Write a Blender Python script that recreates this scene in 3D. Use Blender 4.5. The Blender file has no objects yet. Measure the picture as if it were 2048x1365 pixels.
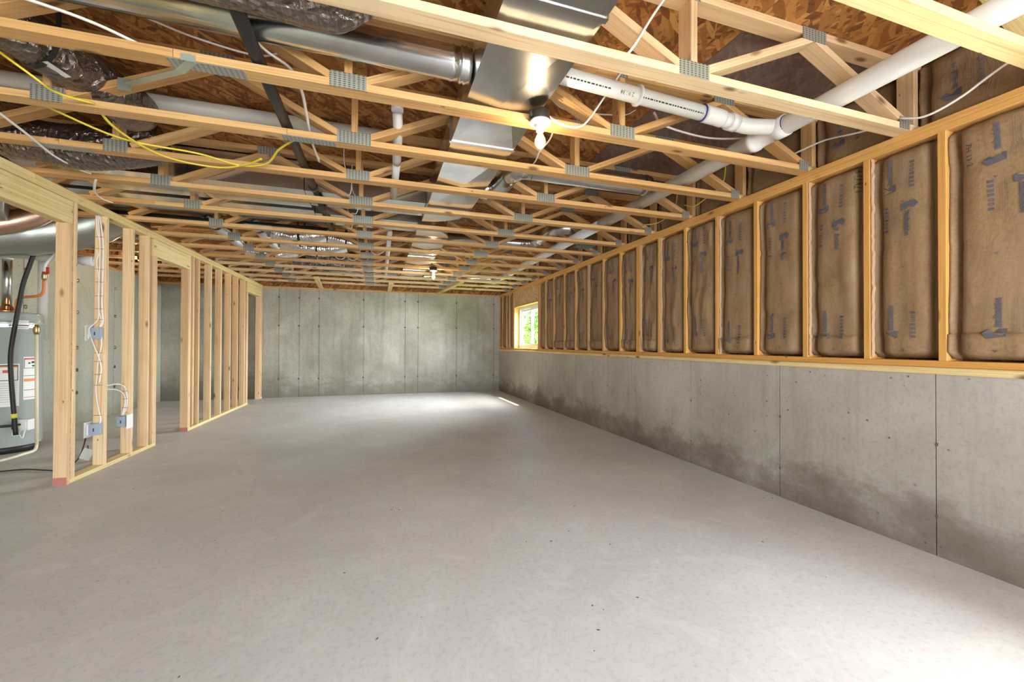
import bpy, math, random
from mathutils import Vector, Matrix, noise

SC = bpy.context.scene
COL = SC.collection
random.seed(7)

# ---------------------------------------------------------------- camera
CAM_H = 1.17
F_PX, YAW, PITCH, ROLL = 834.98, 0.3141, 0.0086, 0.0033
cd = bpy.data.cameras.new('camera'); cam = bpy.data.objects.new('camera', cd); COL.objects.link(cam)
cd.sensor_width = 36.0; cd.lens = 36.0 * F_PX / 2048.0; cd.clip_start = 0.02; cd.clip_end = 200
Dh = Vector((math.sin(YAW), math.cos(YAW), 0)); U = Vector((math.cos(YAW), -math.sin(YAW), 0)); Zv = Vector((0, 0, 1))
Fw = Dh * math.cos(PITCH) + Zv * math.sin(PITCH)
V = Zv * math.cos(PITCH) - Dh * math.sin(PITCH)
R_ = U * math.cos(ROLL) + V * math.sin(ROLL)
Up = V * math.cos(ROLL) - U * math.sin(ROLL)
cam.matrix_world = Matrix(((R_.x, Up.x, -Fw.x, 0), (R_.y, Up.y, -Fw.y, 0), (R_.z, Up.z, -Fw.z, CAM_H), (0, 0, 0, 1)))
SC.camera = cam

# ---------------------------------------------------------------- world, sun, daylight, exposure
w = bpy.data.worlds.new('sky'); SC.world = w; w.use_nodes = True
nt = w.node_tree; bg = nt.nodes['Background']
sky = nt.nodes.new('ShaderNodeTexSky'); sky.sky_type = 'NISHITA'; sky.sun_disc = False
sky.sun_elevation = math.radians(60); sky.sun_rotation = math.radians(90); sky.air_density = 1.0; sky.dust_density = 2.5
nt.links.new(sky.outputs[0], bg.inputs[0]); bg.inputs[1].default_value = 1.6

def lamp(name, typ, loc, energy, color=(1, 1, 1), rot=None, **kw):
    ld = bpy.data.lights.new(name, typ); ld.energy = energy; ld.color = color
    for k, v in kw.items(): setattr(ld, k, v)
    o = bpy.data.objects.new(name, ld); COL.objects.link(o); o.location = loc
    if rot is not None: o.rotation_euler = rot
    return o
sd = Vector((-0.30, -0.02, -0.95)).normalized()
sun = lamp('sun', 'SUN', (8, 8, 12), 6.0, (1.0, 0.95, 0.86), angle=0.01)
sun.rotation_euler = sd.to_track_quat('-Z', 'Y').to_euler()
# area lamps strengthening daylight at the assumed patio door and the right hand windows
DAY = (0.90, 0.955, 1.0)
lamp('daylight_patio', 'AREA', (0.6, -3.80, 1.15), 300, DAY, (math.radians(90), 0, 0), shape='RECTANGLE', size=4.2, size_y=2.1)
lamp('daylight_near_window', 'AREA', (3.36, 0.17, 1.56), 48, DAY, (0, math.radians(82), 0), shape='RECTANGLE', size=0.85, size_y=1.42)
lamp('daylight_near_top', 'AREA', (4.05, 0.17, 2.85), 90, DAY, (0, math.radians(52), 0), shape='RECTANGLE', size=1.1, size_y=1.8)
lamp('added_side_fill', 'AREA', (3.36, -2.15, 1.56), 70, DAY, (0, math.radians(84), 0), shape='RECTANGLE', size=0.85, size_y=1.42)  # fill lamp at an added, unseen window, brightens the left partition
for pn, pl_, pr, ps in (('portal_far', (3.22, 8.28, 1.55), (0, math.radians(90), 0), (.9, 1.45)), ('portal_near', (3.22, .17, 1.55), (0, math.radians(90), 0), (.9, 1.45)), ('portal_side', (3.22, -2.15, 1.55), (0, math.radians(90), 0), (.9, 1.45)), ('portal_patio', (.6, -3.72, 1.12), (math.radians(90), 0, 0), (4.3, 2.25))):
    po = lamp(pn, 'AREA', pl_, 1, (1, 1, 1), pr, shape='RECTANGLE', size=ps[0], size_y=ps[1]); po.data.cycles.is_portal = True
lamp('daylight_far_window', 'AREA', (4.05, 8.28, 2.85), 150, DAY, (0, math.radians(52), 0), shape='RECTANGLE', size=1.1, size_y=1.8)
lamp('daylight_far_side', 'AREA', (5.0, 8.4, 2.05), 1250, DAY, (0, math.radians(78), 0), shape='RECTANGLE', size=1.5, size_y=3.0)  # added panel out of sight, strengthens light through the far window
SC.view_settings.view_transform = 'Standard'; SC.view_settings.look = 'None'
SC.view_settings.gamma = 1.0; SC.view_settings.use_curve_mapping = False
SC.view_settings.exposure = 0.82
SC.cycles.max_bounces = 8; SC.cycles.diffuse_bounces = 6; SC.cycles.glossy_bounces = 4
SC.cycles.transparent_max_bounces = 8; SC.cycles.sample_clamp_indirect = 6.0
SC.cycles.use_denoising = True

# ---------------------------------------------------------------- materials
MATS = {}
class N:
    def __init__(s, name):
        s.m = bpy.data.materials.new(name); s.m.use_nodes = True; s.t = s.m.node_tree
        s.b = s.t.nodes['Principled BSDF']; MATS[name] = s.m
    def n(s, typ, **kw):
        x = s.t.nodes.new(typ)
        for k, v in kw.items(): setattr(x, k, v)
        return x
    def l(s, a, b): s.t.links.new(a, b)
    def val(s, node, **kw):
        for k, v in kw.items(): node.inputs[k.replace('_', ' ')].default_value = v
        return node
    def coord(s, kind='Object', scale=(1, 1, 1), rnd=0.0, rot=(0, 0, 0)):
        tc = s.n('ShaderNodeTexCoord'); mp = s.n('ShaderNodeMapping')
        mp.inputs['Scale'].default_value = scale; mp.inputs['Rotation'].default_value = rot
        s.l(tc.outputs[kind], mp.inputs['Vector'])
        if rnd:
            oi = s.n('ShaderNodeObjectInfo'); mu = s.n('ShaderNodeMath', operation='MULTIPLY'); mu.inputs[1].default_value = rnd
            s.l(oi.outputs['Random'], mu.inputs[0]); s.l(mu.outputs[0], mp.inputs['Location'])
        return mp.outputs[0]
    def noise(s, vec, scale, detail=4, rough=.55, dist=0.0):
        x = s.n('ShaderNodeTexNoise'); s.l(vec, x.inputs['Vector'])
        x.inputs['Scale'].default_value = scale; x.inputs['Detail'].default_value = detail
        x.inputs['Roughness'].default_value = rough; x.inputs['Distortion'].default_value = dist
        return x.outputs['Fac']
    def ramp(s, fac, stops):
        r = s.n('ShaderNodeValToRGB'); s.l(fac, r.inputs[0]); e = r.color_ramp.elements
        while len(e) < len(stops): e.new(0.5)
        for i, (p, c) in enumerate(stops):
            e[i].position = p; e[i].color = (c if len(c) == 4 else (*c, 1))
        return r.outputs[0]
    def mix(s, a, b, fac, mode='MIX'):
        x = s.n('ShaderNodeMix', data_type='RGBA', blend_type=mode)
        for sock, v in ((x.inputs[0], fac), (x.inputs[6], a), (x.inputs[7], b)):
            if hasattr(v, 'is_output'): s.l(v, sock)
            elif isinstance(v, (int, float)): sock.default_value = v
            else: sock.default_value = (*v, 1) if len(v) == 3 else v
        return x.outputs[2]
    def math(s, op, a, b=0.0, clamp=False):
        x = s.n('ShaderNodeMath', operation=op); x.use_clamp = clamp
        for sock, v in ((x.inputs[0], a), (x.inputs[1], b)):
            if hasattr(v, 'is_output'): s.l(v, sock)
            else: sock.default_value = v
        return x.outputs[0]
    def sep(s, vec):
        x = s.n('ShaderNodeSeparateXYZ'); s.l(vec, x.inputs[0]); return x.outputs
    def bump(s, h, strength=.3, dist=.01):
        x = s.n('ShaderNodeBump'); x.inputs['Strength'].default_value = strength; x.inputs['Distance'].default_value = dist
        s.l(h, x.inputs['Height']); s.l(x.outputs[0], s.b.inputs['Normal'])
    def out(s, col=None, rough=.6, metal=0.0, spec=.4):
        if col is not None:
            if hasattr(col, 'is_output'): s.l(col, s.b.inputs['Base Color'])
            else: s.b.inputs['Base Color'].default_value = (*col, 1)
        if hasattr(rough, 'is_output'): s.l(rough, s.b.inputs['Roughness'])
        else: s.b.inputs['Roughness'].default_value = rough
        s.b.inputs['Metallic'].default_value = metal
        s.b.inputs['Specular IOR Level'].default_value = spec
        return s.m

def lumber(name, c_lo, c_hi, c_grain, knots=True):
    g = N(name)
    v = g.coord('Object', (1, 1, 1), 40.0)
    vs = g.coord('Object', (0.7, 14, 14), 40.0)
    base_n = g.noise(vs, 1.6, 5, .6, .6)
    rings = g.noise(g.coord('Object', (0.45, 30, 30), 40.0), 2.2, 3, .5, 1.2)
    oi = g.n('ShaderNodeObjectInfo')
    tint = g.mix(c_lo, c_hi, oi.outputs['Random'])
    col = g.mix(tint, c_grain, g.ramp(rings, [(.48, (0, 0, 0)), (.70, (.6, .6, .6))]))
    col = g.mix(col, (1, 1, 1), g.ramp(base_n, [(.35, (.0, .0, .0)), (.8, (.22, .22, .22))]), 'SOFT_LIGHT')
    blotch = g.noise(v, 2.3, 3)
    col = g.mix(col, c_grain, g.ramp(blotch, [(.5, (0, 0, 0)), (.85, (.35, .35, .35))]))
    if knots:
        vo = g.n('ShaderNodeTexVoronoi', feature='F1'); g.l(g.coord('Object', (3.0, 8, 8), 40.0), vo.inputs['Vector']); vo.inputs['Scale'].default_value = 1.0
        hit = g.ramp(vo.outputs['Distance'], [(0.07, (1, 1, 1)), (0.17, (0, 0, 0))])
        gate = g.n('ShaderNodeSeparateColor'); g.l(vo.outputs['Color'], gate.inputs[0])
        gt = g.math('GREATER_THAN', gate.outputs[0], 0.25)
        col = g.mix(col, (c_grain[0] * .32, c_grain[1] * .24, c_grain[2] * .2), g.math('MULTIPLY', hit, g.math('MULTIPLY', gt, .85)))
        v3 = g.n('ShaderNodeTexVoronoi', feature='F1'); g.l(g.coord('Object', (7, 16, 16), 25.0), v3.inputs['Vector']); v3.inputs['Scale'].default_value = 1.0
        g3 = g.n('ShaderNodeSeparateColor'); g.l(v3.outputs['Color'], g3.inputs[0])
        pin = g.math('MULTIPLY', g.ramp(v3.outputs['Distance'], [(.05, (1, 1, 1)), (.11, (0, 0, 0))]), g.math('GREATER_THAN', g3.outputs[1], .68))
        col = g.mix(col, (c_grain[0] * .35, c_grain[1] * .25, c_grain[2] * .2), g.math('MULTIPLY', pin, .8))
    g.bump(rings, .15, .002)
    return g.out(col, .62, 0, .3)
WOOD = lumber('spruce lumber', (.53, .285, .10), (.65, .39, .165), (.32, .15, .045))
WOOD_P = lumber('pale pink spruce lumber', (.60, .40, .215), (.72, .53, .315), (.42, .23, .11))
WOOD_Y = lumber('yellow pine lumber', (.66, .50, .22), (.75, .60, .30), (.45, .28, .09))
WOOD_O = lumber('warm lit golden lumber', (.62, .315, .08), (.69, .38, .115), (.45, .20, .05))  # golden tone is partly the wood, partly warm light put into its colour
RED = N('red end paint').out((.42, .16, .12), .7)
INK = N('dark ink').out((.05, .05, .055), .8)
INKB = N('blue grey print').out((.105, .098, .112), .85)
INKF = N('faint grey print').out((.27, .205, .16), .85)

def osb(name, cols, dark, vert=False):
    g = N(name)
    v = g.coord('Object', (1, 1, 1), 30.0)
    if vert:
        q = g.sep(v); cb = g.n('ShaderNodeCombineXYZ'); g.l(g.math('ADD', q[0], q[1]), cb.inputs[0]); g.l(q[2], cb.inputs[1]); v = cb.outputs[0]
    facs = None; col = None
    for i, (rot, sc) in enumerate(((0.3, (7, 34, 1)), (1.35, (8, 38, 1)), (2.4, (6.5, 32, 1)))):
        nz = g.n('ShaderNodeTexNoise'); g.l(v, nz.inputs['Vector']); nz.inputs['Scale'].default_value = 6
        ad = g.n('ShaderNodeVectorMath', operation='MULTIPLY_ADD'); g.l(nz.outputs['Color'], ad.inputs[0]); ad.inputs[1].default_value = (.05, .05, 0); g.l(v, ad.inputs[2])
        m0 = g.n('ShaderNodeMapping'); m0.inputs['Rotation'].default_value = (0, 0, rot); g.l(ad.outputs[0], m0.inputs['Vector'])
        mp = g.n('ShaderNodeMapping'); mp.inputs['Scale'].default_value = sc; g.l(m0.outputs[0], mp.inputs['Vector'])
        vo = g.n('ShaderNodeTexVoronoi', feature='F1'); g.l(mp.outputs[0], vo.inputs['Vector']); vo.inputs['Scale'].default_value = 1.15
        sp = g.n('ShaderNodeSeparateColor'); g.l(vo.outputs['Color'], sp.inputs[0])
        c = g.ramp(sp.outputs[0], [(0.0, cols[0]), (.35, cols[1]), (.7, cols[2]), (1.0, cols[3])])
        if col is None: col = c; hh = sp.outputs[1]
        else:
            m = g.math('GREATER_THAN', sp.outputs[2], .45)
            col = g.mix(col, c, m); hh = g.math('ADD', hh, sp.outputs[1])
    col = g.mix(col, dark, g.ramp(g.noise(v, 26, 4, .7), [(.56, (0, 0, 0)), (.72, (.75, .75, .75))]))
    g.bump(hh, .35, .003)
    return g.out(col, .6, 0, .35)
OSB = osb('orange strand board', [(.15, .050, .012), (.27, .10, .022), (.38, .165, .040), (.50, .245, .075)], (.06, .02, .007))
OSB_G = osb('weathered grey strand board', [(.15, .095, .075), (.17, .11, .085), (.19, .125, .10), (.23, .15, .12)], (.09, .055, .045))
OSB_L = osb('pale strand board', [(.42, .26, .12), (.52, .34, .17), (.60, .41, .22), (.66, .48, .28)], (.30, .16, .06), True)
OSB_V = osb('upright strand board', [(.15, .050, .012), (.27, .10, .022), (.38, .165, .040), (.50, .245, .075)], (.06, .02, .007), True)

def concrete(name, c1, c2, stain, axis_up=True, floor=False, damp_h=.7):
    g = N(name)
    v = g.coord('Object', (1, 1, 1), 0.0)
    big = g.noise(v, .9, 5, .6, .4)
    col = g.mix(c1, c2, g.ramp(big, [(.35, (0, 0, 0)), (.68, (1, 1, 1))]))
    fine = g.noise(v, 38, 5, .65)
    col = g.mix(col, tuple(x * .62 for x in c1), g.ramp(fine, [(.50, (0, 0, 0)), (.80, (.6, .6, .6))]))
    if not floor:
        streak = g.noise(g.coord('Object', (7, 7, .5)), 1.5, 4, .6)
        col = g.mix(col, tuple(x * .7 for x in c1), g.ramp(streak, [(.52, (0, 0, 0)), (.75, (.5, .5, .5))]))
        z = g.sep(v)[2]
        # damp line rising from the slab, its height ragged
        edge = g.math('ADD', g.math('MULTIPLY', g.noise(g.coord('Object', (1.3, 1.3, 2.0)), 1.6, 8, .72), damp_h), -.16 * damp_h / .7)
        damp = g.ramp(g.math('SUBTRACT', edge, z), [(.0, (0, 0, 0)), (.10, (.38, .38, .38)), (.22, (.62, .62, .62)), (.5, (.9, .9, .9))])
        col = g.mix(col, stain, damp)
        low = g.math('MULTIPLY', g.ramp(z, [(.0, (1, 1, 1)), (1.0, (0, 0, 0))]), g.ramp(g.noise(v, 1.1, 7, .7, .5), [(.35, (0, 0, 0)), (.65, (.75, .75, .75))]))
        col = g.mix(col, stain, low)
        vo = g.n('ShaderNodeTexVoronoi', feature='F1'); g.l(v, vo.inputs['Vector']); vo.inputs['Scale'].default_value = 15
        sp = g.n('ShaderNodeSeparateColor'); g.l(vo.outputs['Color'], sp.inputs[0])
        hole = g.math('MULTIPLY', g.ramp(vo.outputs['Distance'], [(.07, (1, 1, 1)), (.12, (0, 0, 0))]), g.math('GREATER_THAN', sp.outputs[0], .62))
        gate = g.ramp(g.noise(v, 1.7, 2), [(.40, (0, 0, 0)), (.50, (1, 1, 1))])
        hole = g.math('MULTIPLY', hole, gate)
        col = g.mix(col, tuple(x * .22 for x in c1), g.math('MULTIPLY', hole, .85))
        g.bump(g.math('SUBTRACT', g.math('MULTIPLY', fine, .6), hole), .3, .004)
        return g.out(col, .82, 0, .25)
    swirl = g.noise(v, 3.0, 6, .7, 1.6)
    col = g.mix(col, tuple(min(1, x * 1.14) for x in c2), g.ramp(swirl, [(.5, (0, 0, 0)), (.75, (.6, .6, .6))]))
    v2 = g.n('ShaderNodeTexVoronoi', feature='F1'); g.l(v, v2.inputs['Vector']); v2.inputs['Scale'].default_value = 5.5
    sp = g.n('ShaderNodeSeparateColor'); g.l(v2.outputs['Color'], sp.inputs[0])
    pit = g.math('MULTIPLY', g.ramp(v2.outputs['Distance'], [(.030, (1, 1, 1)), (.055, (0, 0, 0))]), g.math('GREATER_THAN', sp.outputs[0], .55))
    col = g.mix(col, tuple(x * .45 for x in c1), g.math('MULTIPLY', pit, .6))
    g.bump(g.math('ADD', g.math('MULTIPLY', swirl, .5), g.math('MULTIPLY', fine, .25)), .10, .003)
    rr = g.ramp(g.noise(v, 1.3, 3), [(.35, (.42, .42, .42)), (.65, (.58, .58, .58))])
    return g.out(col, rr, 0, .32)
CONC_B = concrete('grey formed concrete', (.27, .26, .21), (.49, .475, .41), (.16, .15, .115), damp_h=1.3)
CONC_R = concrete('warm grey formed concrete', (.40, .365, .315), (.54, .505, .455), (.13, .098, .07), damp_h=1.15)
CONC_L = concrete('greenish formed concrete', (.35, .36, .30), (.44, .455, .38), (.24, .23, .17))
SLAB = concrete('smooth trowelled slab', (.485, .478, .45), (.565, .562, .535), (.3, .28, .25), floor=True)
SEAM = N('dark form seam').out((.10, .09, .075), .9)

def metal(name, col, r0, r1, scale=(1.5, 1.5, 1.5)):
    g = N(name); v = g.coord('Object', scale, 5)
    n_ = g.noise(v, 3, 4, .6)
    return g.out(g.mix(col, tuple(c * .8 for c in col), g.ramp(n_, [(.4, (0, 0, 0)), (.7, (1, 1, 1))])), g.ramp(n_, [(.3, (r0,) * 3), (.7, (r1,) * 3)]), 1.0)
GALV = metal('galvanised sheet steel', (.76, .78, .78), .17, .26)
GALV_S = metal('shiny galvanised pipe', (.72, .73, .72), .16, .26)
def make_plate():
    g = N('punched truss plate'); v = g.coord('Object', (1, 1, 1)); x, y, z = g.sep(v)
    sx = g.math('SINE', g.math('MULTIPLY', x, 2 * math.pi / .022)); sz = g.math('SINE', g.math('MULTIPLY', z, 2 * math.pi / .0105))
    slot = g.math('MULTIPLY', g.math('GREATER_THAN', sx, .1), g.math('GREATER_THAN', sz, .15))
    col = g.mix((.33, .325, .27), (.045, .04, .03), g.math('MULTIPLY', slot, .85))
    g.bump(g.math('MULTIPLY', slot, -1), .6, .003)
    return g.out(col, .42, .35)
PLATE = make_plate()
def make_plate2():
    g = N('punched splice plate'); v = g.coord('Object', (1, 1, 1)); x, y, z = g.sep(v)
    sx = g.math('SINE', g.math('MULTIPLY', x, 2 * math.pi / .022)); sy = g.math('SINE', g.math('MULTIPLY', y, 2 * math.pi / .0105))
    slot = g.math('MULTIPLY', g.math('GREATER_THAN', sx, .3), g.math('GREATER_THAN', sy, .2))
    col = g.mix((.36, .36, .32), (.06, .055, .045), g.math('MULTIPLY', slot, .8))
    return g.out(col, .42, .35)
PLATE_H = make_plate2()
def make_flex(name, base, rough, grid, metal_=.85, bs=.8):
    g = N(name); uv = g.coord('UV'); x, y, z = g.sep(uv)
    a = g.math('GREATER_THAN', g.math('SINE', g.math('MULTIPLY', x, 2 * math.pi * 40)), .93)
    b = g.math('GREATER_THAN', g.math('SINE', g.math('MULTIPLY', y, 2 * math.pi * 12)), .965)
    grd = g.math('MAXIMUM', a, b)
    ob = g.coord('Object')
    vc = g.n('ShaderNodeTexVoronoi', feature='F1'); nz = g.n('ShaderNodeTexNoise'); g.l(ob, nz.inputs['Vector']); nz.inputs['Scale'].default_value = 9
    ad = g.n('ShaderNodeVectorMath', operation='MULTIPLY_ADD'); g.l(nz.outputs['Color'], ad.inputs[0]); ad.inputs[1].default_value = (.12, .12, .12); g.l(ob, ad.inputs[2])
    g.l(ad.outputs[0], vc.inputs['Vector']); vc.inputs['Scale'].default_value = 22
    wr = g.math('ADD', vc.outputs['Distance'], g.math('MULTIPLY', g.noise(ob, 40, 3, .7), .4))
    col = g.mix(base, grid, g.math('MULTIPLY', grd, .30))
    g.bump(wr, bs, .025)
    return g.out(col, rough, metal_)
FLEX_D = make_flex('dark foil duct wrap', (.21, .17, .15), .20, (.45, .40, .36))
FLEX_S = make_flex('silver foil flex duct', (.80, .80, .78), .22, (.55, .55, .52), .85, .22)
PVC = N('white pvc').out((.74, .73, .69), .32, 0, .5)
PVC_D = N('aged white pvc').out((.60, .57, .50), .4, 0, .5)
CPVC = N('cream cpvc').out((.74, .69, .50), .4)
BLACK = N('black pipe').out((.018, .018, .018), .42, 0, .4)
RUBBER = N('black rubber').out((.018, .017, .016), .5)
BLUE_INK = N('blue marker ring').out((.03, .04, .22), .5)
ROMEX = N('white cable sheath').out((.76, .72, .66), .45)
ROMEX_Y = N('yellow cable sheath').out((.72, .56, .05), .42)
COPPER = N('copper').out((.85, .38, .18), .25, 1.0)
BRASS = N('brass').out((.55, .42, .20), .35, 1.0)
ORANGE = N('orange pex').out((.66, .20, .05), .4)
REDP = N('red plastic').out((.55, .05, .04), .4)
BOXB = N('blue grey plastic').out((.30, .36, .44), .45)
WHITE = N('white plastic').out((.80, .80, .78), .4)
BAKE = N('dark bakelite').out((.04, .028, .02), .45)
PORC = N('porcelain').out((.85, .80, .72), .3)
STEEL = N('zinc strap').out((.52, .60, .52), .38, .7)
STAPLE = N('staple steel').out((.35, .17, .10), .5, .6)
TEAL = N('teal plastic').out((.10, .22, .25), .5)
YTAG = N('yellow tag').out((.75, .68, .12), .6)
TANK = N('grey enamel').out((.42, .47, .44), .22, 0.15, .6)
LABEL = N('white label').out((.72, .74, .70), .5)
ORL = N('orange label').out((.72, .25, .05), .5)
REDL = N('red label').out((.55, .06, .04), .5)
VINYL = N('white vinyl').out((.84, .84, .84), .35)
def make_kraft(nm='kraft paper facing', bs=.28):
    g = N(nm); v = g.coord('Object', (1, 1, 1), 20)
    f = g.noise(v, 55, 4, .7); bl = g.noise(v, 3.2, 4, .6, .6)
    oi = g.n('ShaderNodeObjectInfo')
    base = g.mix((.275, .170, .085), (.31, .20, .105), oi.outputs['Random'])
    col = g.mix(base, (.19, .115, .058), g.ramp(f, [(.42, (0, 0, 0)), (.75, (.8, .8, .8))]))
    col = g.mix(col, (.345, .240, .155), g.ramp(bl, [(.45, (0, 0, 0)), (.75, (.6, .6, .6))]))
    wr = g.noise(g.coord('Object', (4, 4, 1.6), 20), 3.0, 5, .6, 1.2)
    g.bump(g.math('ADD', g.math('MULTIPLY', wr, .6), g.math('MULTIPLY', f, .1)), bs, .02)
    return g.out(col, .72, 0, .3)
KRAFT = make_kraft(); KRAFT_W = make_kraft('wrinkled kraft paper', .75)
FIBER = N('glass fibre edge').out((.48, .30, .18), .95)
def glassm():
    g = N('window glass')
    tr = g.n('ShaderNodeBsdfTransparent'); gl = g.n('ShaderNodeBsdfGlossy'); gl.inputs['Roughness'].default_value = .02
    mx = g.n('ShaderNodeMixShader'); mx.inputs[0].default_value = .06
    g.l(tr.outputs[0], mx.inputs[1]); g.l(gl.outputs[0], mx.inputs[2])
    g.l(mx.outputs[0], g.t.nodes['Material Output'].inputs['Surface']); return g.m
GLASS = glassm()
def emit(name, col, s):
    g = N(name); g.b.inputs['Emission Color'].default_value = (*col, 1); g.b.inputs['Emission Strength'].default_value = s; g.out((1, .9, .7), .4); return g.m
FILAMENT = emit('glowing filament', (1.0, .66, .32), 90)
def leafm(name, a, b):
    g = N(name); v = g.coord('Object'); g.b.inputs['Subsurface Weight'].default_value = 0
    return g.out(g.mix(a, b, g.ramp(g.noise(v, 9, 3), [(.35, (0, 0, 0)), (.65, (1, 1, 1))])), .6)
LEAF = leafm('bright leaves', (.07, .19, .02), (.20, .36, .05)); LEAF_P = leafm('pale leaves', (.18, .28, .10), (.36, .44, .22))
BARK = N('bark').out((.16, .11, .08), .9); GRASS = N('lawn').out((.15, .30, .05), .9); SIDING = N('pale siding').out((.75, .74, .70), .7)

# ---------------------------------------------------------------- helpers
MESHES = {}
def mesh(verts, faces, mat, smooth=False, uvs=None, name='m'):
    me = bpy.data.meshes.new(name); me.from_pydata([tuple(v) for v in verts], [], faces); me.materials.append(mat)
    if smooth: me.polygons.foreach_set('use_smooth', [True] * len(me.polygons))
    if uvs:
        uvl = me.uv_layers.new(name='UVMap')
        for p in me.polygons:
            for li, vi in zip(p.loop_indices, p.vertices): uvl.data[li].uv = uvs[vi]
    me.update(); return me
def tag(o, label=None, cat=None, group=None, kind=None):
    if label: o['label'] = label
    if cat: o['category'] = cat
    if group: o['group'] = group
    if kind: o['kind'] = kind
    return o
def link(name, me, parent=None, mw=None):
    o = bpy.data.objects.new(name, me); COL.objects.link(o)
    mw = mw or Matrix.Identity(4)
    if parent is not None:
        o.parent = parent; base = parent.get('_mw'); pm = WM[parent.name]
        o.matrix_local = pm.inverted() @ mw
    else: o.matrix_local = mw
    WM[o.name] = mw.copy()
    return o
WM = {}
def root(name, loc, label=None, cat=None, group=None, kind=None):
    o = bpy.data.objects.new(name, None); COL.objects.link(o); o.location = loc; o.empty_display_size = .1
    WM[o.name] = Matrix.Translation(Vector(loc)); return tag(o, label, cat, group, kind)
def obj(name, verts, faces, mat, parent=None, smooth=False, origin=None, uvs=None):
    """verts in world coordinates"""
    if origin is None: origin = Vector(verts[0])
    origin = Vector(origin)
    me = mesh([Vector(v) - origin for v in verts], faces, mat, smooth, uvs, name)
    return link(name, me, parent, Matrix.Translation(origin))
def box_vf(x0, x1, y0, y1, z0, z1):
    v = [(x0, y0, z0), (x1, y0, z0), (x1, y1, z0), (x0, y1, z0), (x0, y0, z1), (x1, y0, z1), (x1, y1, z1), (x0, y1, z1)]
    f = [(0, 3, 2, 1), (4, 5, 6, 7), (0, 1, 5, 4), (1, 2, 6, 5), (2, 3, 7, 6), (3, 0, 4, 7)]
    return v, f
def box(name, x0, x1, y0, y1, z0, z1, mat, parent=None, origin=None):
    v, f = box_vf(x0, x1, y0, y1, z0, z1)
    return obj(name, v, f, mat, parent, origin=origin or ((x0 + x1) / 2, (y0 + y1) / 2, (z0 + z1) / 2))
def join_vf(parts):
    V_, F_ = [], []
    for v, f in parts:
        b = len(V_); V_ += list(v); F_ += [tuple(i + b for i in q) for q in f]
    return V_, F_
def board(name, p0, p1, w_, t_, wdir, mat, parent, c=.003):
    """lumber of width w_ (along wdir) and thickness t_, from p0 to p1 (centre line), edges eased"""
    p0, p1 = Vector(p0), Vector(p1); ax = (p1 - p0); L = ax.length; ax.normalize()
    wd = Vector(wdir); wd = (wd - ax * wd.dot(ax)).normalized(); td = ax.cross(wd)
    key = (round(L, 3), w_, t_, mat.name, c)
    if key not in MESHES:
        h, k = w_ / 2, t_ / 2
        sec = [(-h + c, -k), (h - c, -k), (h, -k + c), (h, k - c), (h - c, k), (-h + c, k), (-h, k - c), (-h, -k + c)]
        vs = [(x, a, b) for x in (-L / 2, L / 2) for a, b in sec]
        fs = [(i, (i + 1) % 8, 8 + (i + 1) % 8, 8 + i) for i in range(8)] + [tuple(range(7, -1, -1)), tuple(range(8, 16))]
        MESHES[key] = mesh(vs, fs, mat, name=name)
    m = Matrix(((ax.x, wd.x, td.x, 0), (ax.y, wd.y, td.y, 0), (ax.z, wd.z, td.z, 0), (0, 0, 0, 1)))
    m.translation = (p0 + p1) / 2
    return link(name, MESHES[key], parent, m)
def smooth_path(pts, n=8):
    P = [Vector(p) for p in pts]
    if len(P) < 3: return P
    P = [P[0] * 2 - P[1]] + P + [P[-1] * 2 - P[-2]]; out = []
    for i in range(1, len(P) - 2):
        a, b, c_, d = P[i - 1:i + 3]
        for k in range(n):
            t = k / n
            out.append(.5 * ((2 * b) + (c_ - a) * t + (2 * a - 5 * b + 4 * c_ - d) * t * t + (3 * b - a - 3 * c_ + d) * t ** 3))
    out.append(P[-2]); return out
def sweep_vf(path, r, seg=12, rf=None, flat=1.0, cap=True):
    P = [Vector(p) for p in path]; n = len(P); vs, fs, uv = [], [], []
    t = (P[1] - P[0]).normalized(); up = Vector((0, 0, 1)) if abs(t.z) < .9 else Vector((1, 0, 0))
    nrm = (up - t * up.dot(t)).normalized(); s = 0
    for i in range(n):
        tn = (P[min(i + 1, n - 1)] - P[max(i - 1, 0)])
        if tn.length < 1e-9: tn = t
        tn = tn.normalized(); nrm = (nrm - tn * nrm.dot(tn)).normalized(); bi = tn.cross(nrm)
        if i: s += (P[i] - P[i - 1]).length
        for k in range(seg):
            a = 2 * math.pi * k / seg; rr = r * (rf(s, a) if rf else 1.0)
            vs.append(P[i] + nrm * math.cos(a) * rr + bi * math.sin(a) * rr * flat); uv.append((s, k / seg))
    for i in range(n - 1):
        for k in range(seg):
            fs.append((i * seg + k, i * seg + (k + 1) % seg, (i + 1) * seg + (k + 1) % seg, (i + 1) * seg + k))
    if cap: fs += [tuple(range(seg - 1, -1, -1)), tuple(range((n - 1) * seg, n * seg))]
    return vs, fs, uv
def tube(name, pts, r, mat, parent=None, seg=12, n=6, rf=None, flat=1.0, curve=True, cap=True):
    path = smooth_path(pts, n) if curve and len(pts) > 2 else [Vector(p) for p in pts]
    vs, fs, uv = sweep_vf(path, r, seg, rf, flat, cap)
    return obj(name, vs, fs, mat, parent, True, origin=pts[0], uvs=uv)
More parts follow.
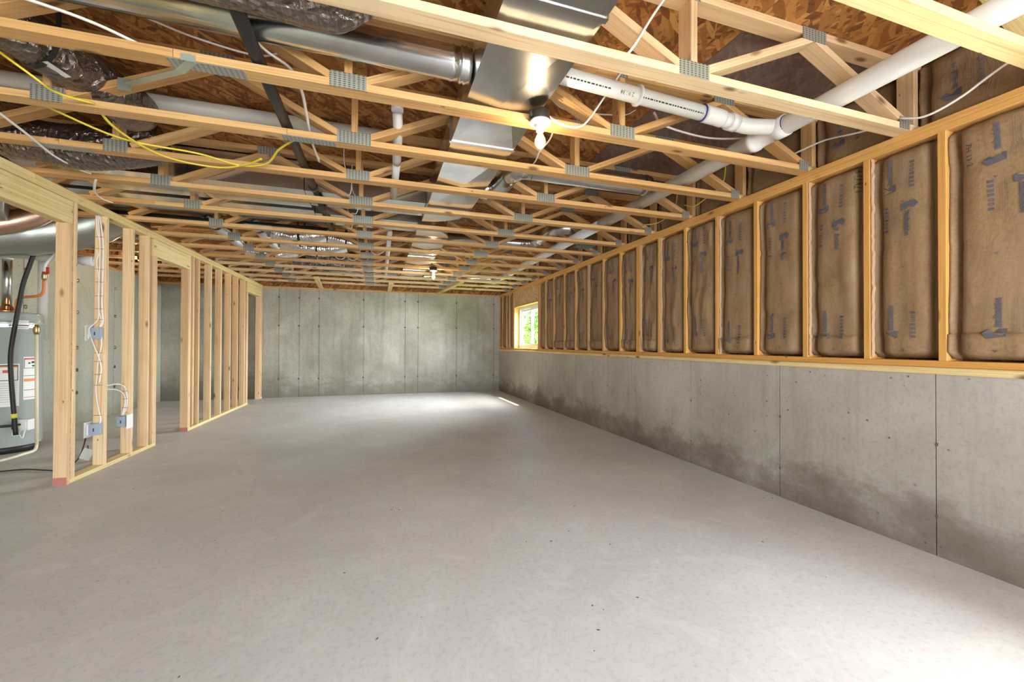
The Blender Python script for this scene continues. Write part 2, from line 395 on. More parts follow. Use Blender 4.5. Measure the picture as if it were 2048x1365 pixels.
def rings(name, p0, p1, r, mat, parent, prof, seg=24):
    """body of revolution about p0->p1; prof = [(t along, radius)]"""
    p0, p1 = Vector(p0), Vector(p1); ax = (p1 - p0).normalized()
    up = Vector((0, 0, 1)) if abs(ax.z) < .9 else Vector((1, 0, 0)); a_ = (up - ax * up.dot(ax)).normalized(); b_ = ax.cross(a_)
    vs, fs = [], []
    for t, rr in prof:
        c_ = p0 + ax * t
        for k in range(seg):
            an = 2 * math.pi * k / seg; vs.append(c_ + a_ * math.cos(an) * rr + b_ * math.sin(an) * rr)
    for i in range(len(prof) - 1):
        for k in range(seg): fs.append((i * seg + k, i * seg + (k + 1) % seg, (i + 1) * seg + (k + 1) % seg, (i + 1) * seg + k))
    fs += [tuple(range(seg - 1, -1, -1)), tuple(range((len(prof) - 1) * seg, len(prof) * seg))]
    o = obj(name, vs, fs, mat, parent, False, origin=p0)
    for p in o.data.polygons:
        if len(p.vertices) == 4: p.use_smooth = True
    return o
def lerp(a, b, t): return a + (b - a) * t
ORD = ['first', 'second', 'third', 'fourth', 'fifth', 'sixth', 'seventh', 'eighth', 'ninth', 'tenth', 'eleventh', 'twelfth', 'thirteenth', 'fourteenth', 'fifteenth', 'sixteenth', 'seventeenth', 'eighteenth', 'nineteenth']

# ---------------------------------------------------------------- dimensions
XR = 2.975      # face of right foundation and of the studs over it
XLC = -4.14     # left concrete wall
YB = 10.22      # back concrete wall
YF = -3.6       # wall behind the camera
ZT = 2.435      # underside of trusses
ZO = 2.848      # underside of subfloor
ZC = 1.012      # top of right foundation

# ---------------------------------------------------------------- structure: slab, walls, subfloor
fl = tag(box('floor', -4.4, 3.3, YF - .2, YB + .3, -.12, 0, SLAB, origin=(0, 0, 0)), kind='structure')

def wall_panels(name, cuts, place, backing, mat, seams_z, marks):
    r = root(name, backing[0:1] and (backing[0], backing[2], 0), kind='structure')
    box('backing', *backing, SEAM, r)
    for a, b in zip(cuts[:-1], cuts[1:]):
        v, f = place(a + .0035, b - .0035)
        obj('concrete_panel', v, f, mat, r, origin=(0, 0, 0))
    return r
# back wall
bc = [-4.14, -3.0, -2.02, -1.62, -1.22, -.28, .65, .95, 1.88, 2.83, 3.3]
wb = wall_panels('wall_back', bc, lambda a, b: box_vf(a, b, YB, YB + .02, 0, 2.385), (-4.35, 3.3, YB + .02, YB + .25, 0, 2.385), CONC_B, 0, 0)
# left wall
lc = [YF, -2.2, -.8, .6, 2.0, 3.2, 4.4, 5.6, 6.75, 7.7, 8.62, 9.55, YB]
wl = wall_panels('wall_left', lc, lambda a, b: box_vf(XLC - .02, XLC, a, b, 0, 2.385), (XLC - .25, XLC - .02, YF, YB, 0, 2.385), CONC_L, 0, 0)
# right foundation
rc = [YF, -2.4, -1.2, 0, 1.49, 2.44, 3.40, 4.34, 4.97, 5.39, 5.79, 6.35, 7.30, 8.24, 9.31, 9.85, YB]
wr = wall_panels('wall_right', rc, lambda a, b: box_vf(XR, XR + .02, a - (.0010 if a < 2 else 0), b + (.0010 if b < 2 else 0), 0, ZC), (XR + .02, XR + .25, YF, YB, 0, ZC), CONC_R, 0, 0)
# form tie holes and brackets
tv = []
for y in rc[4:-1]:
    for z in (.22, .62):
        tv.append(box_vf(XR - .002, XR + .001, y - .007 + random.uniform(-.004, .004), y + .003, z - .008, z + .009))
v, f = join_vf(tv); tag(obj('form_tie_mark', v, f, SEAM, wr), kind='stuff')
tv = []
for x in bc[1:-1]:
    for z in (.40, 1.57, 2.19):
        tv.append(box_vf(x - .022, x + .010, YB - .002, YB + .001, z - .018, z + .018))
v, f = join_vf(tv); tag(obj('form_tie_mark', v, f, SEAM, wb), kind='stuff')
for y in (5.6, 6.75, 7.7, 8.62, 9.55):
    for z in (.45, .78, 1.1, 1.62, 2.08):
        rings('form_tie', (XLC + .001, y + .03, z), (XLC + .02, y + .03, z), 0, BRASS if z > 1 else SEAM, wl, [(0, .026), (.006, .026), (.006, .012), (.012, .010)], 10)
# unseen wall behind the camera, its assumed patio door made wide for more light
wf = root('wall_rear', (0, YF, 0), kind='structure')
box('wall_segment', XLC, -1.55, YF - .15, YF, 0, ZO, CONC_B, wf); box('wall_segment', 2.75, XR + .2, YF - .15, YF, 0, ZO, CONC_B, wf)
box('wall_segment', -1.55, 2.75, YF - .15, YF, 2.25, ZO, CONC_B, wf)
dr = root('door_1', (.6, YF, 0), kind='structure')
for x0 in (-1.55, -.48, .59, 1.66):
    v, f = join_vf([box_vf(x0, x0 + .06, YF - .12, YF - .06, 0, 2.25), box_vf(x0 + 1.01, x0 + 1.07, YF - .12, YF - .06, 0, 2.25), box_vf(x0, x0 + 1.07, YF - .12, YF - .06, 0, .08), box_vf(x0, x0 + 1.07, YF - .12, YF - .06, 2.17, 2.25)])
    obj('door_frame', v, f, VINYL, dr)

# subfloor sheets, each its own board, seams staggered
ce = root('ceiling', (0, 0, ZO), kind='structure')
xs = [-4.4, -3.03, -1.81, -.59, .63, 1.85, 3.07, 3.3]
for i, (a, b) in enumerate(zip(xs[:-1], xs[1:])):
    y = YF - .1 - (0 if i % 2 else 1.2)
    if i == 5: ys = [-3.7, -.72, 1.70, 4.14, 6.58, 9.02, 10.5]
    else:
        ys = [y]
        while ys[-1] < 10.5: ys.append(min(ys[-1] + 2.44, 10.6))
    for y0, y1 in zip(ys[:-1], ys[1:]):
        grey = (i == 5 and 1.6 < y0 < 1.8) or (i == 4 and 7 < y0 < 8)
        box('osb_panel', a + .0015, b - .0015, y0 + .0015, y1 - .0015, ZO, ZO + .019, OSB_G if grey else OSB, ce)
box('upper_floor', -4.5, 3.4, YF - .3, 10.7, ZO + .021, ZO + .08, OSB, ce)  # unseen slab added to stop sun leaking between the sheets
# sill board on the back wall and blocking above it
tb = root('trim_1', (0, YB, 2.385), kind='structure')
board('sill_plate', (-4.34, YB + .07, 2.404), (3.1, YB + .07, 2.404), .16, .038, (0, 1, 0), WOOD, tb)
box('rim_board', -4.3, 3.3, YB + .03, YB + .06, 2.423, ZO, OSB_V, tb)
tc_ = root('trim_2', (XLC, 3, 2.385), kind='structure')
board('sill_plate', (XLC - .07, YF, 2.404), (XLC - .07, YB, 2.404), .14, .038, (1, 0, 0), WOOD, tc_)
box('rim_board', XLC - .12, XLC - .09, YF, YB + .06, 2.423, ZO, OSB_V, tc_)

# ---------------------------------------------------------------- right hand framing over the foundation
fr = root('stud_framing', (XR, 5, ZC), 'golden lumber framing of the insulated right wall over the concrete ledge', 'framing')
SD = .14
sill_x = XR - .018
board('sill_plate', (sill_x + SD / 2, YF, ZC + .019), (sill_x + SD / 2, YB, ZC + .019), SD, .038, (1, 0, 0), WOOD_Y, fr, .006)
board('bottom_plate', (XR + SD / 2, YF, ZC + .057), (XR + SD / 2, YB, ZC + .057), SD, .038, (1, 0, 0), WOOD_O, fr)
board('top_plate', (XR + SD / 2, YF, ZT - .057), (XR + SD / 2, 6.9, ZT - .057), SD, .038, (1, 0, 0), WOOD_O, fr)
board('top_plate', (XR + SD / 2, 6.903, ZT - .057), (XR + SD / 2, YB, ZT - .057), SD, .038, (1, 0, 0), WOOD_O, fr)
board('top_plate', (XR + SD / 2, YF, ZT - .019), (XR + SD / 2, 3.55, ZT - .019), SD, .038, (1, 0, 0), WOOD_O, fr)
board('top_plate', (XR + SD / 2, 3.553, ZT - .019), (XR + SD / 2, YB, ZT - .019), SD, .038, (1, 0, 0), WOOD_O, fr)
Z0, Z1 = ZC + .076, ZT - .076
STUDS = [1.066, 1.478, 1.852, 2.255, 2.673, 3.087, 3.503, 3.917, 4.321, 4.692, 5.118, 5.552, 5.965, 6.373, 6.81, 7.18, 7.50]
def stud(ye, par=fr, m=WOOD_O):
    board('stud', (XR + SD / 2, ye - .019, Z0), (XR + SD / 2, ye - .019, Z1), SD, .038, (1, 0, 0), m, par)
for y in STUDS[:-1]: stud(y, m=WOOD_O if y < 5 else WOOD)
stud(4.321 - .04); stud(7.50, m=WOOD); stud(7.54, m=WOOD)
for y in (9.06, 9.10, 9.40, 9.62, 9.98, YB): stud(y, m=WOOD)
stud(.98); stud(-.62); stud(-.66)
for y in (-1.05, -1.38, -2.90, -3.2, -3.51): stud(y)
# window openings: insulated strand board headers
for k, (a, b) in enumerate(((7.54, 9.02), (-.60, .94), (-2.90, -1.42))):
    box('header', XR + .008, XR + .12, a, b, 2.045, Z1, OSB_L, fr)
    board('header_plate', (XR + SD / 2, a, 2.026), (XR + SD / 2, b, 2.026), SD, .038, (1, 0, 0), WOOD, fr)
box('sheathing', XR + .145, XR + .160, YF, -2.90, ZC, ZO, OSB_V, fr)
box('sheathing', XR + .145, XR + .160, -2.90, -1.40, 2.0, ZO, OSB_V, fr)
box('sheathing', XR + .145, XR + .160, -1.40, -.60, ZC, ZO, OSB_V, fr)
box('sheathing', XR + .145, XR + .160, .94, 7.54, ZC, ZO, OSB_V, fr)
box('sheathing', XR + .145, XR + .160, 9.02, YB + .2, ZC, ZO, OSB_V, fr)
box('sheathing', XR + .145, XR + .160, 7.54, 9.02, 2.0, ZO, OSB, fr)
box('sheathing', XR + .145, XR + .160, -.60, .94, 2.0, ZO, OSB, fr)

# windows
def window(n, a, b, z0, z1):
    r = root('window_%d' % n, (XR + .15, (a + b) / 2, z0), kind='structure')
    x0, x1 = XR + .125, XR + .20; t = .055
    v, f = join_vf([box_vf(x0, x1, a, b, z0, z0 + t), box_vf(x0, x1, a, b, z1 - t, z1), box_vf(x0, x1, a, a + t, z0 + t, z1 - t), box_vf(x0, x1, b - t, b, z0 + t, z1 - t)])
    obj('window_frame', v, f, VINYL, r)
    box('jamb', XR + .01, x0, b - .012, b, z0, z1, WOOD, r); box('jamb', XR + .01, x0, a, a + .012, z0, z1, WOOD, r)
    m = (a + b) / 2
    for (s0, s1, xx) in ((a + t, m + .03, x0 + .012), (m - .03, b - t, x0 + .040)):
        k = .045
        v, f = join_vf([box_vf(xx, xx + .025, s0, s1, z0 + t, z0 + t + k), box_vf(xx, xx + .025, s0, s1, z1 - t - k, z1 - t), box_vf(xx, xx + .025, s0, s0 + k, z0 + t + k, z1 - t - k), box_vf(xx, xx + .025, s1 - k, s1, z0 + t + k, z1 - t - k)])
        s = obj('sash', v, f, VINYL, r)
        box('pane', xx + .010, xx + .014, s0 + k - .005, s1 - k + .005, z0 + t + k - .005, z1 - t - k + .005, GLASS, s)
window(1, 7.54, 9.02, Z0 + .005, 2.005)
window(2, -.60, .94, Z0 + .005, 2.005)
window(3, -2.90, -1.42, Z0 + .005, 2.005)  # unseen window added so more light reaches the left partition

# ---------------------------------------------------------------- insulation batts
def print_vf(kind):
    """flat print in local (u right, v up) metres; one logo block"""
    out = []
    return out
TXT = {}
def text_polys(s, size, bold=True):
    key = (s, size)
    if key in TXT: return TXT[key]
    cu = bpy.data.curves.new('t', 'FONT'); cu.body = s; cu.size = size; cu.resolution_u = 1; cu.offset = .004 * size / .07 if bold else 0.0
    o = bpy.data.objects.new('t', cu); COL.objects.link(o)
    dg = bpy.context.evaluated_depsgraph_get(); me = o.evaluated_get(dg).to_mesh()
    vs = [(v.co.x, v.co.y) for v in me.vertices]; fs = [tuple(p.vertices) for p in me.polygons]
    o.evaluated_get(dg).to_mesh_clear(); bpy.data.objects.remove(o); bpy.data.curves.remove(cu)
    w_ = max(v[0] for v in vs) if vs else 0
    TXT[key] = (vs, fs, w_); return TXT[key]
def logo_block():
    """list of (verts2d, faces, part, material); reading direction +u, emblem at u<0"""
    L = []
    vs, fs, w_ = text_polys('knaufinsulation', .085)
    k = .150 / w_
    L.append(([(x * k, y * .44) for x, y in vs], fs, 'lettering', INKB))
    em = [(-.006, -.020), (-.006, .006), (-.026, .022), (-.008, .044), (-.030, .066), (-.058, .046), (-.046, -.020)]
    L.append((em, [tuple(range(len(em)))], 'emblem', INKB))
    for i in range(7):
        u = -.040 + i * .0235; c_ = -.100
        if i in (4, 5):
            ring = [(u + .009 * math.cos(a * math.pi / 4) * s, c_ + .011 * math.sin(a * math.pi / 4) * s) for s in (1, .6) for a in range(8)]
            L.append((ring, [(a, (a + 1) % 8, 8 + (a + 1) % 8, 8 + a) for a in range(8)], 'symbol', INKB))
        else:
            L.append(([(u - .007, c_ - .011), (u + .007, c_ - .011), (u + .007, c_ + .011), (u - .007, c_ + .011)], [(0, 1, 2, 3)], 'symbol', INKB))
    fn = []
    for vv in (-.040, -.049, -.058, -.067, -.078):
        u = -.03
        while u < .13:
            l_ = random.uniform(.01, .03); fn.append(([(u, vv), (u + l_, vv), (u + l_, vv + .002), (u, vv + .002)], [(0, 1, 2, 3)])); u += l_ + .006
    v, f = join_vf(fn); L.append((v, f, 'small_print', INKF))
    return L
LOGO = logo_block()
def batt(name, y0, y1, z0, z1, label, cat_group, seed, prints=True, fold=None, xface=XR + .006, handwriting=None, wrinkle=1.0, flange=False):
    """kraft faced batt filling y0..y1, z0..z1; face bulges toward the room (-X)"""
    rs = random.Random(seed); nz = max(10, int((z1 - z0) / .035)); off = Vector((seed * 3.1, seed * 1.7, seed * .9))
    wdt = y1 - y0
    e_ = [0, .010, .022, .031, .037, .044, .056, .075]; cols = e_ + [lerp(.075, wdt - .075, t / 9) for t in range(1, 9)] + [wdt - q for q in reversed(e_)]
    if wdt < .2: cols = [wdt * q / 14 for q in range(15)]
    ny = len(cols) - 1
    def prof(d, z, sgn):
        d = d - .007 * noise.noise(Vector((z * 4, seed * 2 + sgn, 5))) * min(1, d / .02)
        ks = [(0, .012), (.022, .034), (.031, .062), (.037, .070), (.044, .052), (.056, .016), (.09, .004), (9, 0)]
        for (a, va), (b, vb) in zip(ks[:-1], ks[1:]):
            if d <= b: return lerp(va, vb, max(0, (d - a) / (b - a)))
        return 0
    def surf(y, z):
        a = (y - y0) / wdt; c_ = (z - z0) / (z1 - z0)
        e = min(a, 1 - a) / .13; e = max(0, min(1, e)); puff = math.sqrt(1 - (1 - e) ** 2)
        ez = max(0, min(1, min(c_, 1 - c_) * (z1 - z0) / .05)); puff *= .45 + .55 * math.sqrt(1 - (1 - ez) ** 2)
        n1 = noise.noise(Vector((y * 2.2, z * 1.6, 0)) + off) * .016 + noise.noise(Vector((y * 9, z * 3.2, 3)) + off) * .006 * wrinkle
        n2 = noise.noise(Vector((y * 24, z * 5, 7)) + off) * .0045 * wrinkle ** 1.3
        # horizontal creases
        cr = 0
        for zc, dp in creases:
            cr += dp * math.exp(-((z - zc - .03 * math.sin(y * 9 + seed)) / .012) ** 2)
        if wdt >= .2:
            puff = math.sqrt(1 - (1 - ez) ** 2)
            x = xface + .004 + min(.07, max(prof(y - y0, z, 0), prof(y1 - y, z, 9)) + (1 - puff) * .045) + n1 + n2 + cr
        else: x = xface + .055 - puff * .052 + n1 + n2 + cr
        if fold and z < fold: x -= .012
        return x
    creases = [(z0 + rs.uniform(.2, .9) * (z1 - z0), rs.uniform(.006, .013)) for _ in range(2)]
    r = root(name, (XR, (y0 + y1) / 2, z0), label, 'insulation', cat_group)
    vs, fs = [], []; zs = [z0 + (z1 - z0) * j / nz for j in range(nz + 1)]
    if fold: zs = sorted(zs + [fold - .001, fold + .001]); nz = len(zs) - 1
    for z in zs:
        for i in range(ny + 1):
            a = i / ny; y = y0 + cols[i]; vs.append((surf(y, z), y, z))
    for j in range(nz):
        for i in range(ny):
            a = j * (ny + 1) + i; fs.append((a, a + ny + 1, a + ny + 2, a + 1))
    nb = len(vs)
    # back and sides
    xb = XR + .135
    ring_ = [0 * (ny + 1) + i for i in range(ny + 1)] + [j * (ny + 1) + ny for j in range(1, nz + 1)] + [nz * (ny + 1) + i for i in range(ny - 1, -1, -1)] + [j * (ny + 1) for j in range(nz - 1, 0, -1)]
    for i in ring_: vs.append((xb, vs[i][1], vs[i][2]))
    n = len(ring_)
    for i in range(n): fs.append((ring_[i], ring_[(i + 1) % n], nb + (i + 1) % n, nb + i))
    fs.append(tuple(nb + i for i in range(n - 1, -1, -1)))
    obj('paper_facing', vs, fs, KRAFT if wrinkle < 2 else KRAFT_W, r, True, origin=(XR, y0, z0))
    def put(part, v2, f2, mat, cy, cz, ang, d=.0035):
        ca, sa = math.cos(ang), math.sin(ang); out = []
        for u, v_ in v2:
            # local right on the wall as seen from the room is -Y
            uu = u * ca - v_ * sa; vv = u * sa + v_ * ca
            y = cy - uu; z = cz + vv
            y = max(y0 + .012, min(y1 - .012, y)); z = max(z0 + .01, min(z1 - .01, z))
            out.append((surf(y, z) - d, y, z))
        o_ = obj(part, out, f2, mat, r, origin=(XR, cy, cz))
        if part == 'small_print': o_['kind'] = 'stuff'
    if prints:
        ctr = (y0 + y1) / 2
        for k, zc in enumerate(prints):
            up = zc > 0; zc = abs(zc)
            for v2, f2, part, mat in LOGO:
                if up: put(part, v2, f2, mat, y0 + wdt * (.45 if seed == 11 else .66), zc, math.pi / 2)
                else: put(part, v2, f2, mat, y0 + wdt * (.28 if seed == 11 else .47), zc, -math.pi / 2)
            if z1 - z0 > 1: put('arrow_mark', [(-.009, .006), (0, -.008), (.009, .006), (.005, .006), (0, -.002), (-.005, .006)], [(0, 1, 4, 5), (1, 2, 3, 4)], INKB, ctr, zc + (-.33 if not up else -.12), 0)
    if flange:
        fv, ff = [], []; n_ = 46
        for j in range(n_ + 1):
            z = lerp(z0, z1, j / n_); e = .004 + .016 * abs(noise.noise(Vector((z * 14, seed, 1)))) + .006 * rs.random()
            fv += [(XR + .004, y1 - .001, z), (XR + .001 + .004 * rs.random(), y1 - e, z), (XR + .022, y1 - e - .004, z)]
        for j in range(n_):
            a = 3 * j; ff += [(a, a + 1, a + 4, a + 3), (a + 1, a + 2, a + 5, a + 4)]
        obj('paper_flange', fv, ff, FIBER, r, origin=(XR, y1, z0))
    if handwriting:
        s, yy, zz = handwriting
        vs2, fs2, w_ = text_polys(s, .038, False); put('stamped_number', vs2, fs2, INK, yy, zz, -math.pi / 2)
    return r
edges = [0.98] + STUDS[:-1] + [7.46]
bays = []
for i in range(len(STUDS)):
    a = edges[i] if i == 0 else STUDS[i - 1]; b = STUDS[i] - .038
    if i == 8: b -= .04
    bays.append((a + .002, b - .002))
bays.append((7.50 - .0, 7.502))
bays = bays[1:-1]     # first visible bay is between the studs at 1.07 and 1.48
bays = [(1.066, 1.438)] + bays[1:]
lay = [(2.155, -1.975, 1.265)]
nb_ = len(bays)
for i, (a, b) in enumerate(bays):
    lab = 'brown kraft faced insulation batt, %s stud bay from the right edge' % ORD[i] if i < 8 else 'brown wrinkled insulation batt, %s stud bay from the window' % ORD[nb_ - 1 - i]
    z_f = (1.235 if i in (0, 2, 4, 7, 8, 10, 12, 13) else None)
    dz_ = (0, 0, 0, .01, -.03, .04, -.02, .05, -.04, .02)[i % 10]; lays = tuple((abs(q) + dz_) * (1 if q > 0 else -1) for q in (lay[0] if i < 12 else lay[0][:2]))
    hw = {0: ('7H 13 2', b - .075, 2.245), 2: ('6 13 R2 6', a + .060, 2.325)}.get(i)
    batt('insulation_batt', a, b, Z0 + .012, Z1 - .004, lab, 'kraft faced batts in the right wall', 11 + i, lays, z_f, handwriting=hw, wrinkle=1.2 if i < 5 else 2.4, flange=i in (1, 2, 4, 6, 7, 10))
for j, (a, b) in enumerate(((9.10, 9.362), (9.40, 9.582), (9.62, 9.942), (9.98, 10.18))):
    batt('insulation_batt', a + .002, b - .002, Z0 + .012, Z1 - .004, 'narrow brown insulation batt, %s bay past the window toward the back wall' % ORD[j], 'kraft faced batts in the right wall', 60 + j, None)
for j, (a, b) in enumerate(((-3.06, -2.73), (-2.65, -2.32), (-2.24, -1.91), (-1.83, -1.50), (-1.42, -1.09))):
    pass

# ---------------------------------------------------------------- floor trusses
TK = list(range(1, 16))
def YK(k): return 1.687 + .6035 * (k - 2)      # rear edge of the truss
BOT = [2.955, 1.42, -.14, -1.64, -2.47, -3.25]
WEBS = [((2.93, 0), (2.20, 1)), ((1.49, 0), (2.20, 1)), ((1.34, 0), (.66, 1)), ((-.06, 0), (.64, 1)), ((-.22, 0), (-.87, 1)), ((-1.56, 0), (-.89, 1)),
        ((-2.40, 0), (-1.72, 1)), ((-2.56, 0), (-3.05, 1)), ((-3.60, 0), (-3.07, 1))]
tl = {1: 'pale yellow floor truss crossing the top right corner, nearest of all', 2: 'pale floor truss just this side of the nearer light bulb', 3: 'wooden floor truss that the nearer light bulb hangs beside',
      4: 'wooden floor truss just beyond the nearer light bulb'}
for k in TK:
    yr = YK(k); yc = yr - .0445; m = WOOD_Y if k == 1 else WOOD_P if k == 2 else (WOOD_P if k >= 12 else WOOD)
    lab = tl.get(k) or 'open web wooden floor truss overhead, %s from the back wall' % ORD[15 - k]
    r = root('floor_truss', (0, yc, ZT), lab, 'truss', 'floor trusses across the ceiling')
    jx = {3: -.86, 4: -.52, 5: -1.93, 6: -1.62, 7: -1.93}.get(k, -1.9 + (k % 3) * .4)
    board('bottom_chord', (XR + .10, yc, ZT + .019), (jx + .001, yc, ZT + .019), .089, .038, (0, 1, 0), m, r)
    board('bottom_chord', (jx - .001, yc, ZT + .019), (-4.22, yc, ZT + .019), .089, .038, (0, 1, 0), m, r)
    board('top_chord', (XR + .10, yc, ZO - .019), (.35 + (k % 2) * .9, yc, ZO - .019), .089, .038, (0, 1, 0), m, r)
    board('top_chord', (.348 + (k % 2) * .9, yc, ZO - .019), (-4.22, yc, ZO - .019), .089, .038, (0, 1, 0), m, r)
    zb, zt = ZT + .038, ZO - .038
    for (xa, _), (xb, _) in WEBS:
        board('web', (xa, yc, zb + .012), (xb, yc, zt - .006), .089, .038, (0, 1, 0), m, r)
    for x in (1.42, -.14, -1.64, XR + .05, -4.18, -3.32):
        board('vertical_web', (x, yc, zb), (x, yc, zt), .089, .038, (0, 1, 0), m, r)
    yf = yr - .089 - .0012
    def plate(x, z, w_, h_):
        key = ('plate', w_, h_)
        if key not in MESHES:
            v, f = box_vf(-w_ / 2, w_ / 2, -.0009, .0009, -h_ / 2, h_ / 2); MESHES[key] = mesh(v, f, PLATE, name='connector_plate')
        link('connector_plate', MESHES[key], r, Matrix.Translation((x, yf, z)))
    ws = .20 if k in (4, 6, 7, 9) else .17
    plate(1.42, ZT + .036, ws, .072); plate(-.14, ZT + .036, ws, .076); plate(-1.64, ZT + .036, .13, .08); plate(2.92, ZT + .034, .09, .068)
    plate(2.20, ZO - .034, .17, .066); plate(.65, ZO - .034, .17, .066); plate(-.88, ZO - .034, .17, .066); plate(-3.06, ZO - .034, .15, .066); plate(1.42, ZO - .025, .07, .045)
    # splice plate under the bottom chord
    key = 'splice'
    if key not in MESHES:
        v, f = box_vf(-.15, .15, -.036, .036, -.0009, .0009); MESHES[key] = mesh(v, f, PLATE_H, name='splice_plate')
    link('splice_plate', MESHES[key], r, Matrix.Translation((jx + .12 if k < 5 else jx, yc, ZT - .001)))

# rim batts above the top plate between trusses
for k in range(0, 16):
    y0 = YK(k) + .004; y1 = YK(k + 1) - .089 - .004
    if k == 15: y1 = YB - .05
    if k == 0: y0 = YK(0)
    lab = 'small brown insulation batt in the rim space, %s gap from the back wall' % ORD[15 - k]
    batt('rim_batt', y0, y1, ZT + .004, ZO - .004, lab, 'rim space batts over the right wall', 90 + k, [2.60] if k in (0, 1, 2) else None, xface=XR + .06, wrinkle=2.5)

# ---------------------------------------------------------------- left stud partition
PX = lambda y: lerp(-2.42, -2.335, (y - 4.4) / 5.8)      # room side face, very slightly out of parallel
pt = root('partition_frame', (PX(4.4), 4.4, 0), 'pale spruce stud partition with two doorways along the left side', 'framing')
SW = .089
def pstud(ya, z0=.038, z1=ZT - .076, name='stud', m=WOOD_P):
    x = PX(ya) - SW / 2
    return board(name, (x, ya + .019, z0), (x, ya + .019, z1), SW, .038, (1, 0, 0), m, pt)
def prun(name, ya, yb, z, m=WOOD_Y, t=.038, w_=SW):
    return board(name, (PX(ya) - SW / 2, ya, z), (PX(yb) - SW / 2, yb, z), w_, t, (1, 0, 0), m, pt)
HB = 2.165
prun('top_plate', 1.2, 5.60, ZT - .057); prun('top_plate', 5.603, YB - .01, ZT - .057)
prun('top_plate', 1.2, 4.05, ZT - .019); prun('top_plate', 4.053, YB - .01, ZT - .019)
prun('bottom_plate', 4.447, 5.36, .019); prun('bottom_plate', 5.363, 5.817, .019); prun('bottom_plate', 6.672, 9.212, .019); prun('bottom_plate', 10.069, YB - .01, .019)
for ya in (4.470, 4.896, 5.325, 5.628, 5.785, 6.671, 6.78, 6.955, 7.385, 7.801, 8.223, 8.595, 8.995, 9.174, 10.068, 10.15): pstud(ya)
for ya, z1, zz in ((4.408, HB, 0), (6.633, HB, 0), (5.745, HB, .038), (9.135, HB, .038), (10.03, HB, 0)): pstud(ya, zz, z1, 'jack_stud')
box('spacer', PX(4.45) - .080, PX(4.45) - .008, 4.447, 4.469, .038, ZT - .076, OSB_L, pt)
hz0, hz1 = HB, ZT - .080
def header(ya, yb):
    for s in (0, 1):
        x = PX((ya + yb) / 2) - .019 - s * .051
        board('header', (PX(ya) - .019 - s * .051, ya, (hz0 + hz1) / 2), (PX(yb) - .019 - s * .051, yb, (hz0 + hz1) / 2), hz1 - hz0, .038, (0, 0, 1), WOOD_Y, pt)
header(1.8, 4.447); header(5.745, 6.671); header(9.135, 10.068)
box('paint_mark', PX(4.4) - .0895, PX(4.4) + .001, 4.4065, 4.4085, .0, .065, RED, pt)
box('paint_mark', PX(6.64) - .0895, PX(6.64) + .001, 6.6315, 6.6335, .0, .05, RED, pt)
for ya in (1.8, 2.2): pstud(ya)

# ---------------------------------------------------------------- braces under the far bottom chords
tag(board('ceiling_brace', (-1.08, 8.55, ZT - .021), (-1.18, 10.20, ZT - .021), .089, .038, (1, 0, 0), WOOD_Y, None), 'pale diagonal brace board under the trusses nearest the doorway end', 'board')
tag(board('ceiling_brace', (.28, 8.9, ZT - .021), (.28, 10.20, ZT - .021), .089, .038, (1, 0, 0), WOOD_Y, None), 'short pale brace board under the trusses by the back wall middle', 'board')
tag(board('ceiling_brace', (1.62, 8.2, ZT - .021), (1.42, 10.20, ZT - .021), .089, .038, (1, 0, 0), WOOD_Y, None), 'pale diagonal brace board under the trusses toward the window', 'board')

# ---------------------------------------------------------------- sheet metal trunk ducts
def cross_broken_duct(name, x0, x1, y0, y1, z0, z1, parent, dz=.018):
    cx, cy = (x0 + x1) / 2, (y0 + y1) / 2
    v, f = box_vf(x0, x1, y0, y1, z0, z1)
    v += [(cx, cy, z0 - dz), (x0 - dz * .6, cy, (z0 + z1) / 2), (x1 + dz * .6, cy, (z0 + z1) / 2)]
    f = [(4, 5, 6, 7), (0, 1, 5, 4), (2, 3, 7, 6), (1, 0, 8), (2, 1, 8), (3, 2, 8), (0, 3, 8), (0, 4, 9), (4, 7, 9), (7, 3, 9), (3, 0, 9), (1, 2, 10), (2, 6, 10), (6, 5, 10), (5, 1, 10)]
    return obj(name, v, f, GALV, parent, origin=(cx, cy, z0))
dz0, dz1 = ZT + .055, 2.682
def elbow_vf(cx, cy, r, a0, a1, z0, z1, inner=.0, n=12):
    vs = []
    for i in range(n + 1):
        a = lerp(a0, a1, i / n); vs += [(cx + r * math.cos(a), cy + r * math.sin(a), z0), (cx + r * math.cos(a), cy + r * math.sin(a), z1)]
    c0 = len(vs); vs += [(cx, cy, z0), (cx, cy, z1)]
    fs = []
    for i in range(n):
        a = 2 * i; fs += [(a, a + 2, a + 3, a + 1), (c0, a + 2, a), (c0 + 1, a + 1, a + 3)]
    fs += [(c0, 0, 1, c0 + 1), (c0, c0 + 1, 2 * n + 1, 2 * n)]
    return vs, fs
t1 = root('trunk_duct', (.66, 2.5, dz0), 'flat galvanised trunk duct running from the top edge past the nearer bulb', 'duct')
for y0, y1 in ((-1.2, .29), (.295, 1.485), (1.49, 2.69), (2.695, 4.115)):
    cross_broken_duct('duct_section', .455, .875, y0, y1, dz0, dz1, t1)
for y in (.2925, 1.4875, 2.6925):
    v, f = join_vf([box_vf(.445, .885, y - .014, y + .014, dz0 - .005, dz0 + .001), box_vf(.443, .456, y - .012, y + .012, dz0, dz1), box_vf(.874, .887, y - .012, y + .012, dz0, dz1)])
    obj('drive_cleat', v, f, GALV_S, t1)
v, f = elbow_vf(.455, 4.118, .42, 0, math.pi / 2, dz0, dz1); obj('duct_elbow', v, f, GALV, t1)
cross_broken_duct('duct_section', -.62, .452, 4.12, 4.538, dz0 + .055, dz1, t1, .004)
